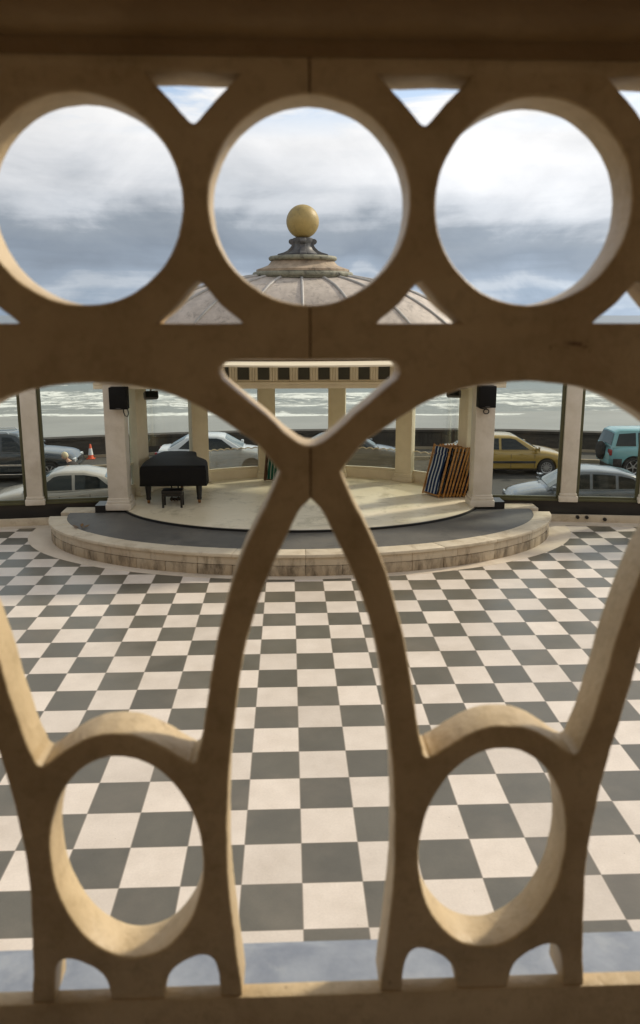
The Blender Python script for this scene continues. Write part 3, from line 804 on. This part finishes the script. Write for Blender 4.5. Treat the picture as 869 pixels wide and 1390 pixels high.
flood(3.80, 18.0, 2.82, R(-20), 'grey floodlight hanging under the roof beside the right front pillar')

# ------------------------------------------------------------------ grand piano and bench
pn = empty('grand_piano', (-2.55, 17.0, 0.45)); tag(pn, 'black grand piano under a fitted black cloth cover on the stage', 'piano')
out = cat([(-0.72, 0.0), (-0.735, 0.3), (-0.72, 0.8), (-0.66, 1.4), (-0.55, 1.95), (-0.40, 2.07), (-0.05, 2.08), (0.20, 2.02), (0.32, 1.85), (0.34, 1.55), (0.42, 1.25), (0.58, 0.98), (0.69, 0.72), (0.73, 0.40), (0.73, 0.0)], 4)
cv = MB(); rings = []
for sc, z in ((1.0, 0.455), (1.012, 0.47), (1.0, 0.62), (0.995, 0.80), (0.985, 0.865), (0.96, 0.895), (0.90, 0.903)):
    rr = []
    for i, (x, y) in enumerate(out):
        wob = 0.006*sin(i*1.9) if z < 0.7 else 0.0
        rr.append((x*(sc+wob), 1.0+(y-1.0)*(sc+wob), z))
    rings.append(rr)
cv.loft(rings)
cv.build('cover', M['cloth'], pn, 50)
for x, y in ((-0.60, 0.30), (0.53, 0.30), (-0.05, 1.75)):
    l = MB(); l.lathe([(0.075, 0.455), (0.072, 0.40), (0.052, 0.15), (0.058, 0.12), (0.045, 0.08)], 14, Matrix.Translation((x, y, 0)))
    lo_ = l.build('leg', M['blackwood'], pn)
    c_ = MB(); c_.cyl((x-0.025, y, 0.057), (x+0.025, y, 0.057), 0.055, n=18); c_.box(x-0.032, x+0.032, y-0.02, y+0.02, 0.04, 0.10, 0.005)
    c_.build('caster', M['brass'], lo_)
ly = MB(); ly.box(-0.13, -0.10, 0.5, 0.56, 0.07, 0.46); ly.box(0.02, 0.05, 0.5, 0.56, 0.07, 0.46); ly.box(-0.16, 0.08, 0.48, 0.58, 0.02, 0.08, 0.01)
lyo = ly.build('pedal_lyre', M['blackwood'], pn)
pd = MB()
for x in (-0.11, -0.04, 0.03): pd.box(x-0.012, x+0.012, 0.38, 0.50, 0.03, 0.042, 0.003)
pd.build('pedals', M['brass'], lyo)
bn = empty('piano_bench', (-2.565, 16.86, 0.45)); tag(bn, 'small black bench tucked under the covered grand piano', 'bench')
MB().box(-0.225, 0.225, -0.02, 0.30, 0.31, 0.385, 0.012).build('seat', M['blackwood'], bn)
MB().box(-0.21, 0.21, 0.0, 0.28, 0.25, 0.312, 0.004).build('apron', M['blackwood'], bn)
for x in (-0.2, 0.2):
    for y in (0.01, 0.27): MB().box(x-0.022, x+0.022, y-0.022, y+0.022, 0.0, 0.30, 0.004).build('leg', M['blackwood'], bn)

# ------------------------------------------------------------------ deckchairs (folded)
def deckchair(fabric, wood):
    root = empty('folded_deckchair')
    W2, L = 0.285, 1.20
    def rails(w2, y, l0, l1, nm):
        m = MB()
        for s in (-1, 1): m.box(s*w2-0.014, s*w2+0.014, y-0.018, y+0.018, l0, l1, 0.004)
        m.box(-w2, w2, y-0.013, y+0.013, l1-0.05, l1-0.02, 0.004); m.box(-w2, w2, y-0.013, y+0.013, l0+0.02, l0+0.05, 0.004)
        m.build(nm, wood, root)
    rails(W2, -0.014, 0.0, L, 'outer_frame'); rails(W2-0.032, 0.022, 0.03, L-0.10, 'inner_frame')
    fb = MB(); nz, nx = 26, 8; g = []
    for j in range(nz+1):
        t = j/nz; z = 0.06 + (L-0.10)*t; row = []
        yy = -0.036 - 0.014*sin(pi*t)*sin(7*t)
        if abs(t-0.84) < 0.02: yy += 0.02
        for i in range(nx+1):
            u = -0.21+0.42*i/nx + 0.012*sin(9*t)
            row.append(fb.bm.verts.new((u, yy+0.004*sin(i*0.9), z)))
        g.append(row)
    for a, c in zip(g, g[1:]):
        for i in range(nx): fb.bm.faces.new((a[i], a[i+1], c[i+1], c[i]))
    bmesh.ops.solidify(fb.bm, geom=fb.bm.faces[:], thickness=0.003)
    fb.build('canvas', fabric, root, 60)
    return root
ORD = ['', 'second', 'third', 'fourth', 'fifth', 'sixth', 'seventh', 'eighth', 'ninth', 'tenth', 'eleventh']
proto = deckchair(M['bluestripe'], M['wood'])
NCH = 11
sx, sy = 3.33, 17.80
for i in range(NCH):
    o = proto if i == 0 else copy_tree(proto)
    # canvas side (local -Y) faces left; the whole stack leans to the right
    Rz = Matrix.Rotation(R(-60 + (random.uniform(-1.5, 1.5) if i else 0.0)), 4, 'Z')
    Rx = Matrix.Rotation(R(-17 - 0.4*i + (random.uniform(-1, 1) if i else 1.0)), 4, 'X')
    o.matrix_world = Matrix.Translation((sx + 0.080*i - (0.03 if i == 0 else 0.0), sy + 0.006*i + random.uniform(-0.012, 0.012), 0.452 + 0.008)) @ Rz @ Rx
    lab = 'folded wooden deckchair with blue and white striped canvas at the front of the leaning stack' if i == 0 else \
          ('folded wooden deckchair at the back of the leaning stack against the right pillar' if i == NCH-1 else
           'folded wooden deckchair, %s from the blue striped front of the leaning stack' % ORD[i])
    tag(o, lab, 'deckchair', 'deckchairs stacked by the right front pillar')
p2 = deckchair(M['greenstripe'], M['darkwood'])
for i in range(2):
    o = p2 if i == 0 else copy_tree(p2)
    o.matrix_world = Matrix.Translation((-0.40 - 0.02*i, 19.55 + 0.075*i, 0.455)) @ Matrix.Rotation(R(-28), 4, 'Z') @ Matrix.Rotation(R(-11), 4, 'X') @ Matrix.Diagonal((0.85, 1, 0.84, 1))
    tag(o, 'folded dark wood deckchair with green and white striped canvas at the back of the stage' if i == 0 else
        'folded dark wood deckchair hidden behind the green striped one at the back of the stage', 'deckchair', 'green striped deckchairs at the back of the stage')

# ------------------------------------------------------------------ dry leaf on the apron
lf = MB()
for k in range(5):
    a = k*1.3; p = Vector((-4.2+0.05*cos(a), 15.46+0.04*sin(a), 0.405))
    lf.plate([p, p+Vector((0.09*cos(a), 0.09*sin(a), 0.02)), p+Vector((0.13*cos(a+.4), 0.13*sin(a+.4), 0.045)), p+Vector((0.08*cos(a+.9), 0.08*sin(a+.9), 0.025))], (0, 0, 1), 0.004)
tag(lf.build('dry_leaf', M['leaf'], None, 0), 'crumpled dry brown leaf lying on the grey apron left of the stage', 'leaf')

# ------------------------------------------------------------------ cars
def make_car(name, paint, label, cat_, loc, heading, L, Wd, H, spec, group='cars parked along the road'):
    """x forward, origin on the ground at the middle; spec holds profile heights as (fraction of length, height)"""
    root = empty(name, loc, heading); tag(root, label, cat_, group)
    hw = Wd/2
    belt = spec['belt']            # top of lower body along the length, list of (x fraction -0.5..0.5, z)
    zb = spec.get('zb', 0.22)
    wr = spec.get('wheel', 0.31); ax_f, ax_r = spec.get('axles', (0.31, -0.29))
    body = MB(); rings = []
    ns = 28
    for i in range(ns+1):
        f = -0.5 + i/ns
        f = max(-0.499, min(0.499, f)); x = f*L
        zt = interp(belt, f)
        e_ = max(0.0, (abs(f)-0.36)/0.14)
        h = hw*(1-0.13*e_**2.2)
        z0 = zb + 0.10*e_**2
        if abs(f) > 0.49: h *= 0.93; zt -= 0.05; z0 += 0.05
        zm = z0 + (zt-z0)*0.55
        q = [(-h*0.86, z0), (-h*0.97, z0+0.07), (-h, zm), (-h*0.985, zt-0.14*(zt-z0)), (-h*0.93, zt-0.03), (-h*0.80, zt+0.005), (-h*0.4, zt+0.02), (0, zt+0.026)]
        q = q + [(-a, b) for a, b in q[-2::-1]]
        rings.append([(x, a, b) for a, b in q])
    body.loft(rings)
    bme = body.mesh('body', 40)
    bob = bpy.data.objects.new('tmpbody', bme); COL.objects.link(bob)
    cut = MB()
    for f in (ax_f, ax_r):
        for s in (-1, 1): cut.cyl((f*L, s*(hw-0.27), wr), (f*L, s*(hw+0.2), wr), wr+0.055, n=28)
    cob = bpy.data.objects.new('tmpcut', cut.mesh('cut', 0)); COL.objects.link(cob)
    md = bob.modifiers.new('b', 'BOOLEAN'); md.operation = 'DIFFERENCE'; md.object = cob; md.solver = 'EXACT'
    dg = bpy.context.evaluated_depsgraph_get(); dg.update()
    cutme = bpy.data.meshes.new_from_object(bob.evaluated_get(dg))
    bpy.data.objects.remove(bob); bpy.data.objects.remove(cob)
    b = MB(); b.bm.from_mesh(cutme); bpy.data.meshes.remove(cutme)
    # greenhouse
    gp = spec['glass']             # side profile, base rear -> roof -> base front, (fraction, z)
    zl = min(z for _, z in gp); roofz = max(z for _, z in gp)
    def hwz(z): return hw*(0.90 - 0.20*(z-zl)/(roofz-zl))
    gpts = [(f*L, z) for f, z in gp]
    rings = []
    for x, z in gpts:
        h = hwz(z); cr = 0.03 if z > zl+0.2 else 0.01
        rings.append([(x, -h, z-0.015), (x, -h*0.93, z+cr*0.5), (x, -h*0.5, z+cr), (x, h*0.5, z+cr), (x, h*0.93, z+cr*0.5), (x, h, z-0.015)])
    gb = bmesh.new(); vr = [[gb.verts.new(p) for p in r] for r in rings]
    for a, c in zip(vr, vr[1:]):
        for i in range(5): gb.faces.new((a[i], a[i+1], c[i+1], c[i]))
    gb.faces.new([r[0] for r in vr]); gb.faces.new([r[5] for r in vr][::-1])
    bmesh.ops.recalc_face_normals(gb, faces=gb.faces[:])
    b.merge(gb)
    bo = b.build('body', M[paint], root, 38)
    # side windows
    ins = 0.055
    def inside(poly, sgn):
        pts = []
        for x, z in poly: pts.append((x, sgn*(hwz(z)-0.004), z))
        return pts
    for poly in spec['side']:
        for s in (-1, 1):
            m = MB(); m.plate(inside([(f*L, z) for f, z in poly], s), (0, s, 0.22), 0.012); m.build('side_window', M['carglass'], root, 0)
    # windscreen and rear window lie on the sloping ends of the profile
    def endglass(p, q, nm, mat):
        (x0, z0), (x1, z1) = p, q
        d = Vector((x1-x0, 0, z1-z0)); nrm = Vector((d.z, 0, -d.x)).normalized()
        if (nrm.x > 0) != (x0 > 0 if abs(x0) > abs(x1) else x1 > 0): nrm = -nrm
        a, c = Vector((x0, 0, z0))+d*0.10, Vector((x0, 0, z0))+d*0.92
        ha, hc = hwz(a.z)-0.07, hwz(c.z)-0.06
        cr = 0.024
        m = MB(); off = nrm*0.012
        m.plate([a+off+Vector((0, -ha, -0.004)), a+off+Vector((0, -ha*.5, cr)), a+off+Vector((0, ha*.5, cr)), a+off+Vector((0, ha, -0.004)),
                 c+off+Vector((0, hc, 0.0)), c+off+Vector((0, hc*.5, cr)), c+off+Vector((0, -hc*.5, cr)), c+off+Vector((0, -hc, 0.0))], nrm, 0.01)
        m.build(nm, mat, root, 0)
    endglass(gpts[-1], gpts[spec.get('ws', -2)], 'windscreen', M['screenglass'])
    endglass(gpts[0], gpts[spec.get('rw', 1)], 'rear_window', M['screenglass'])
    # wheels
    for f in (ax_f, ax_r):
        for s in (-1, 1):
            y = s*(hw-0.105); T = Matrix.Translation((f*L, y, wr)) @ Matrix.Rotation(s*pi/2, 4, 'X')
            t = MB(); t.lathe([(wr*0.62, -0.09), (wr*0.93, -0.10), (wr, -0.06), (wr, 0.06), (wr*0.93, 0.10), (wr*0.68, 0.095), (wr*0.62, 0.06)], 28, T, cap=False)
            t.lathe([(wr*0.66, -0.04), (0.0, -0.04)], 24, T, cap=False)
            wh = empty('wheel'); wh.parent = root
            t.build('tyre', M['tyre'], wh, 40)
            r_ = MB(); sgn = -1
            r_.lathe([(wr*0.68, -0.085), (wr*0.66, -0.098), (wr*0.60, -0.085), (wr*0.585, -0.03)], 28, T, cap=False)
            for k in range(spec.get('spokes', 7)):
                a = 2*pi*k/spec.get('spokes', 7)
                r_.box(-0.016, 0.016, 0.02, wr*0.62, -0.088, -0.05, 0.005, T @ Matrix.Rotation(a, 4, 'Z'))
            r_.lathe([(0.0, -0.095), (0.06, -0.092), (0.065, -0.05)], 16, T, cap=False)
            r_.build('rim', M['alloy'], wh, 40)
    zf = interp(belt, 0.47)
    for s in (-1, 1):
        m = MB(); m.box(0.462*L-0.08, 0.493*L+0.012, s*(hw*0.66)-0.17, s*(hw*0.66)+0.17, zf-0.22, zf-0.07, 0.03); m.build('headlight', M['lampglass'], root)
        zr = interp(belt, -0.47)
        m = MB(); m.box(-0.496*L-0.006, -0.475*L, s*(hw*0.74)-0.13, s*(hw*0.74)+0.13, zr-0.30, zr-0.08, 0.02); m.build('tail_light', M['redlamp'], root)
        xm = gpts[-1][0]-0.16
        m = MB(); m.box(xm-0.05, xm+0.07, s*(hw+0.02), s*(hw+0.19), zl+0.03, zl+0.15, 0.03)
        m.box(xm-0.02, xm+0.03, s*(hw-0.14) if s > 0 else s*(hw+0.03), s*(hw+0.03) if s > 0 else s*(hw-0.14), zl+0.02, zl+0.06, 0.005)
        m.build('wing_mirror', M[paint], root)
        for f in spec.get('handles', (-0.12, 0.1)):
            zz = interp(belt, f)-0.13
            m = MB(); m.box(f*L-0.09, f*L+0.09, s*hw*0.985-0.012, s*hw*0.985+0.02, zz-0.015, zz+0.015, 0.006); m.build('door_handle', M[spec.get('handle_mat', paint)], root)
        if spec.get('strip', True):
            m = MB(); m.box(ax_r*L+wr+0.1, ax_f*L-wr-0.1, s*hw-0.014, s*hw+0.014, zb+0.26, zb+0.34, 0.008); m.build('side_trim', M[spec.get('strip_mat', 'trim')], root)
        # dark shut lines of the doors
        m = MB()
        for f in spec.get('seams', (-0.17, 0.02, 0.21)):
            zz = interp(belt, f); m.box(f*L-0.006, f*L+0.006, s*hw*0.99-0.006, s*hw*0.99+0.010, zb+0.10, zz-0.12)
        m.build('door_seam', M['trim'], root, 0)
    bu = MB(); bu.box(0.485*L, 0.503*L, -hw*0.80, hw*0.80, zb+0.10, zb+0.24, 0.03); bu.build('bumper', M[spec.get('bumper', paint)], root)
    bu = MB(); bu.box(-0.503*L, -0.485*L, -hw*0.80, hw*0.80, zb+0.10, zb+0.26, 0.03); bu.build('bumper', M[spec.get('bumper', paint)], root)
    MB().box(0.497*L, 0.5025*L, -hw*0.4, hw*0.4, zf-0.2, zf-0.1, 0.004).build('grille', M['trim'], root)
    MB().box(-0.46*L, 0.46*L, -hw*0.75, hw*0.75, 0.17, zb+0.03).build('underbody', M['trim'], root, 0)
    if spec.get('rails'):
        for s in (-1, 1):
            x0, x1 = spec['rails']; m = MB(); y = s*hwz(roofz)*0.86
            m.tube([(x0*L, y, roofz), (x0*L+0.08, y, roofz+0.07), (x1*L-0.08, y, roofz+0.07), (x1*L, y, roofz)], 0.018, 6); m.build('roof_rail', M[spec.get('rail_mat', 'trim')], root)
    if spec.get('spare'):
        T = Matrix.Translation((-0.5*L-0.06, 0.05, 0.86)) @ Matrix.Rotation(-pi/2, 4, 'Y')
        m = MB(); m.lathe([(0.0, 0.10), (0.22, 0.11), (0.30, 0.09), (0.34, 0.04), (0.34, -0.04), (0.30, -0.09), (0.0, -0.09)], 28, T, cap=False); m.build('spare_wheel', M['tyre'], root, 40)
    if spec.get('bars'):
        m = MB()
        for s in (-1, 1): m.box(-0.27*L, 0.27*L, s*hw-0.02, s*hw+0.07, 0.30, 0.345, 0.015)
        m.build('side_step', M['chrome'], root)
    if spec.get('clad'):
        m = MB()
        for s in (-1, 1): m.box(-0.47*L, ax_r*L-wr-0.06, s*hw*0.99-0.02, s*hw*0.99+0.014, zb+0.03, zb+0.34, 0.01); m.box(ax_r*L+wr+0.06, ax_f*L-wr-0.06, s*hw-0.02, s*hw+0.014, zb+0.03, zb+0.34, 0.01)
        m.build('lower_cladding', M['trim'], root)
    return root
RZ = -1.2
SALOON = dict(belt=[(-0.5, 0.80), (-0.47, 0.95), (-0.30, 1.0), (0.0, 0.93), (0.2, 0.93), (0.3, 0.90), (0.42, 0.80), (0.47, 0.72), (0.5, 0.62)],
              glass=[(-0.385, 0.985), (-0.235, 1.36), (-0.12, 1.43), (0.02, 1.42), (0.075, 1.385), (0.255, 0.915)], ws=-2, rw=1,
              side=[[(-0.30, 1.0), (-0.215, 1.30), (-0.13, 1.36), (-0.075, 1.365), (-0.075, 0.965)], [(-0.055, 0.965), (-0.055, 1.365), (0.02, 1.36), (0.06, 1.32), (0.17, 0.965)]])
def spec(base, **kw):
    d = dict(base); d.update(kw); return d
HATCH = dict(belt=[(-0.5, 0.78), (-0.47, 0.95), (-0.30, 0.97), (0.0, 0.92), (0.2, 0.92), (0.3, 0.89), (0.42, 0.78), (0.47, 0.70), (0.5, 0.6)],
             glass=[(-0.475, 0.95), (-0.36, 1.30), (-0.25, 1.385), (-0.10, 1.43), (0.0, 1.42), (0.06, 1.385), (0.25, 0.91)], ws=-2, rw=1,
             side=[[(-0.40, 0.985), (-0.335, 1.25), (-0.255, 1.32), (-0.235, 1.325), (-0.235, 0.975)], [(-0.215, 0.972), (-0.215, 1.335), (-0.12, 1.36), (-0.06, 1.365), (-0.06, 0.962)], [(-0.04, 0.96), (-0.04, 1.365), (0.01, 1.355), (0.05, 1.32), (0.17, 0.955)]])
SUV = dict(belt=[(-0.5, 0.9), (-0.48, 1.08), (-0.30, 1.12), (0.0, 1.08), (0.2, 1.08), (0.28, 1.06), (0.42, 0.98), (0.47, 0.90), (0.5, 0.78)],
           glass=[(-0.485, 1.09), (-0.445, 1.60), (-0.40, 1.68), (0.0, 1.70), (0.07, 1.665), (0.215, 1.07)], ws=-2, rw=1, zb=0.34, wheel=0.37,
           side=[[(-0.445, 1.13), (-0.41, 1.56), (-0.25, 1.60), (-0.25, 1.13)], [(-0.225, 1.13), (-0.225, 1.60), (-0.05, 1.61), (-0.05, 1.11)], [(-0.025, 1.11), (-0.025, 1.61), (0.04, 1.59), (0.15, 1.10)]])
make_car('saloon_car', 'p_gold', 'gold saloon car on the far side of the road behind the right screen', 'car', (8.05, 28.9, RZ), R(-2), 4.55, 1.78, 1.43, spec(SALOON, strip_mat='trim', spokes=12))
make_car('saloon_car', 'p_silver', 'silver saloon car parked behind the grand piano', 'car', (-2.75, 29.3, RZ), R(1), 4.35, 1.74, 1.42, spec(SALOON, strip=False))
make_car('saloon_car', 'p_black', 'dark saloon car seen through the rear stage window left of the striped deckchair stack', 'car', (2.25, 29.3, RZ), R(0), 4.3, 1.72, 1.40, spec(SALOON))
make_car('off_road_car', 'p_dark', 'dark blue off-road car with roof rails and side steps at the far left', 'off-road car', (-9.95, 28.3, RZ), R(4), 4.75, 1.86, 1.75,
         spec(SUV, rails=(-0.36, 0.02), rail_mat='chrome', bars=True, strip_mat='chrome'))
make_car('off_road_car', 'p_teal', 'turquoise off-road car with a spare wheel on its back door', 'off-road car', (13.55, 28.4, RZ), R(-3), 3.75, 1.70, 1.66,
         spec(SUV, spare=True, clad=True, strip=False, spokes=5, axles=(0.32, -0.27)))
make_car('hatchback_car', 'p_grey', 'slate grey hatchback parked just below the right glass screen', 'car', (8.42, 22.2, RZ), R(180-6), 4.1, 1.72, 1.42, spec(HATCH))
make_car('hatchback_car', 'p_white', 'pale beige car with a curved roof parked just below the left glass screen', 'car', (-6.45, 22.6, RZ), R(180+7), 4.35, 1.74, 1.42,
         spec(SALOON, glass=[(-0.40, 0.985), (-0.25, 1.30), (-0.13, 1.42), (0.0, 1.425), (0.07, 1.385), (0.255, 0.915)], rw=1))

# ------------------------------------------------------------------ traffic cone
cn = empty('traffic_cone', (-7.98, 31.55, -1.08)); cn.scale = (0.82, 0.82, 0.84); tag(cn, 'orange and white traffic cone standing on the pavement beyond the dark off-road car', 'traffic cone')
MB().box(-0.19, 0.19, -0.19, 0.19, 0.0, 0.035, 0.01).build('base', M['orange'], cn)
MB().lathe([(0.15, 0.035), (0.135, 0.06), (0.042, 0.70), (0.03, 0.715), (0.0, 0.715)], 24, cap=False).build('cone_body', M['orange'], cn, 40)
MB().lathe([(0.119, 0.20), (0.072, 0.51)], 24, Matrix.Translation((0, 0, 0)), 1.03, 1.03, cap=False).build('sleeve', M['conewhite'], cn, 40)

# ------------------------------------------------------------------ person behind the pale car
def person(loc, rz):
    J = {'pel': (0, 0, 0.86), 'sp': (0.09, 0, 1.04), 'ch': (0.23, 0, 1.20), 'nk': (0.33, 0, 1.31), 'hd': (0.385, 0, 1.37),
         'hl': (0, 0.10, 0.82), 'kl': (0.08, 0.11, 0.46), 'al': (0.0, 0.11, 0.08), 'fl': (0.16, 0.12, 0.03),
         'hr': (0, -0.10, 0.82), 'kr': (0.02, -0.11, 0.45), 'ar': (-0.08, -0.11, 0.08), 'fr': (0.08, -0.12, 0.03),
         'sl': (0.25, 0.19, 1.20), 'el': (0.33, 0.24, 0.95), 'wl': (0.48, 0.20, 0.80),
         'sr': (0.25, -0.19, 1.20), 'er': (0.36, -0.24, 0.96), 'wr': (0.52, -0.18, 0.84)}
    Ed = [('pel', 'sp'), ('sp', 'ch'), ('ch', 'nk'), ('nk', 'hd'), ('pel', 'hl'), ('hl', 'kl'), ('kl', 'al'), ('al', 'fl'), ('pel', 'hr'), ('hr', 'kr'), ('kr', 'ar'), ('ar', 'fr'),
          ('ch', 'sl'), ('sl', 'el'), ('el', 'wl'), ('ch', 'sr'), ('sr', 'er'), ('er', 'wr')]
    Rd = {'pel': .15, 'sp': .145, 'ch': .15, 'nk': .06, 'hd': .065, 'hl': .095, 'kl': .06, 'al': .045, 'fl': .035, 'hr': .095, 'kr': .06, 'ar': .045, 'fr': .035,
          'sl': .065, 'el': .045, 'wl': .03, 'sr': .065, 'er': .045, 'wr': .03}
    for s, wn in ((1, 'wl'), (-1, 'wr')):
        wp = Vector(J[wn])
        for k, (a, ln) in enumerate(((-0.5, .06), (-0.2, .09), (0.05, .10), (0.3, .09), (0.55, .075))):
            k1, k2 = f'{wn}a{k}', f'{wn}b{k}'
            d = Vector((0.75, s*0.25*a-0.9*a*0.3, -0.62)).normalized(); sd = Vector((0, 1, 0))*0.018*(k-2)*s
            J[k1] = tuple(wp + d*0.06 + sd); J[k2] = tuple(wp + d*(0.06+ln) + sd*1.25 + Vector((0, 0, -0.015)))
            Ed += [(wn, k1), (k1, k2)]; Rd[k1] = .011; Rd[k2] = .008
    keys = list(J); me = bpy.data.meshes.new('body')
    me.from_pydata([J[k] for k in keys], [(keys.index(a), keys.index(b)) for a, b in Ed], [])
    ob = bpy.data.objects.new('tmp', me); COL.objects.link(ob)
    ob.modifiers.new('s', 'SKIN'); sub = ob.modifiers.new('u', 'SUBSURF'); sub.levels = 2
    for i, k in enumerate(keys):
        me.skin_vertices[0].data[i].radius = (Rd[k], Rd[k]); me.skin_vertices[0].data[i].use_root = (k == 'pel')
    dg = bpy.context.evaluated_depsgraph_get(); dg.update()
    m2 = bpy.data.meshes.new_from_object(ob.evaluated_get(dg)); bpy.data.objects.remove(ob)
    b = MB(); b.bm.from_mesh(m2); bpy.data.meshes.remove(m2)
    # head with brow, nose, chin
    T = Matrix.Translation((0.43, 0, 1.46)) @ Matrix.Rotation(R(28), 4, 'Y')
    hb = bmesh.new(); bmesh.ops.create_uvsphere(hb, u_segments=20, v_segments=14, radius=1)
    for v in hb.verts:
        x, y, z = v.co
        x *= 0.098; y *= 0.076; z *= 0.118
        if x > 0 and z < 0: y *= 1+z*2.2
        if x > 0.07 and abs(y) < 0.03 and -0.045 < z < 0.02: x += 0.018
        if x > 0.05 and abs(abs(y)-0.03) < 0.016 and 0.0 < z < 0.03: x -= 0.008
        v.co = (x, y, z)
    b.merge(hb, T)
    for s in (-1, 1): b.lathe([(0.0, -0.006), (0.022, 0.0), (0.028, 0.006), (0.0, 0.01)], 10, T @ Matrix.Translation((0.0, s*0.076, 0.0)) @ Matrix.Rotation(pi/2, 4, 'X'), cap=False)
    root = empty('person', loc, rz); tag(root, 'stooping person with pale blond hair and dark clothes behind the pale beige car', 'person')
    b.build('body', M['skin'], root, 80)
    hh = MB(); hb = bmesh.new(); bmesh.ops.create_uvsphere(hb, u_segments=20, v_segments=14, radius=1)
    for v in hb.verts:
        x, y, z = v.co; v.co = (x*0.108-0.012, y*0.088, z*0.124+0.016)
    bmesh.ops.delete(hb, geom=[v for v in hb.verts if (v.co.x > 0.045 and v.co.z < 0.075) or (v.co.z < -0.075)], context='VERTS')
    hh.merge(hb, T); hh.build('hair', M['hair'], root, 80)
    # clothes: jacket and trousers as slightly larger skins over the same joints
    def cloth(names, edges, grow, nm, mat):
        mm = bpy.data.meshes.new(nm); mm.from_pydata([J[k] for k in names], [(names.index(a), names.index(c)) for a, c in edges], [])
        oo = bpy.data.objects.new('tmp', mm); COL.objects.link(oo); oo.modifiers.new('s', 'SKIN'); oo.modifiers.new('u', 'SUBSURF').levels = 2
        for i, k in enumerate(names):
            r = Rd[k]+grow; mm.skin_vertices[0].data[i].radius = (r, r); mm.skin_vertices[0].data[i].use_root = (i == 0)
        dg = bpy.context.evaluated_depsgraph_get(); dg.update()
        m3 = bpy.data.meshes.new_from_object(oo.evaluated_get(dg)); bpy.data.objects.remove(oo)
        m3.shade_smooth(); m3.materials.clear(); link_mesh(nm, m3, mat, root)
    cloth(['pel', 'sp', 'ch', 'nk', 'sl', 'el', 'wl', 'sr', 'er', 'wr'], [('pel', 'sp'), ('sp', 'ch'), ('ch', 'nk'), ('ch', 'sl'), ('sl', 'el'), ('el', 'wl'), ('ch', 'sr'), ('sr', 'er'), ('er', 'wr')], 0.018, 'jacket', M['jacket'])
    cloth(['pel', 'hl', 'kl', 'al', 'hr', 'kr', 'ar'], [('pel', 'hl'), ('hl', 'kl'), ('kl', 'al'), ('pel', 'hr'), ('hr', 'kr'), ('kr', 'ar')], 0.022, 'trousers', M['jacket'])
    return root
person((-6.60, 24.6, RZ), R(180))
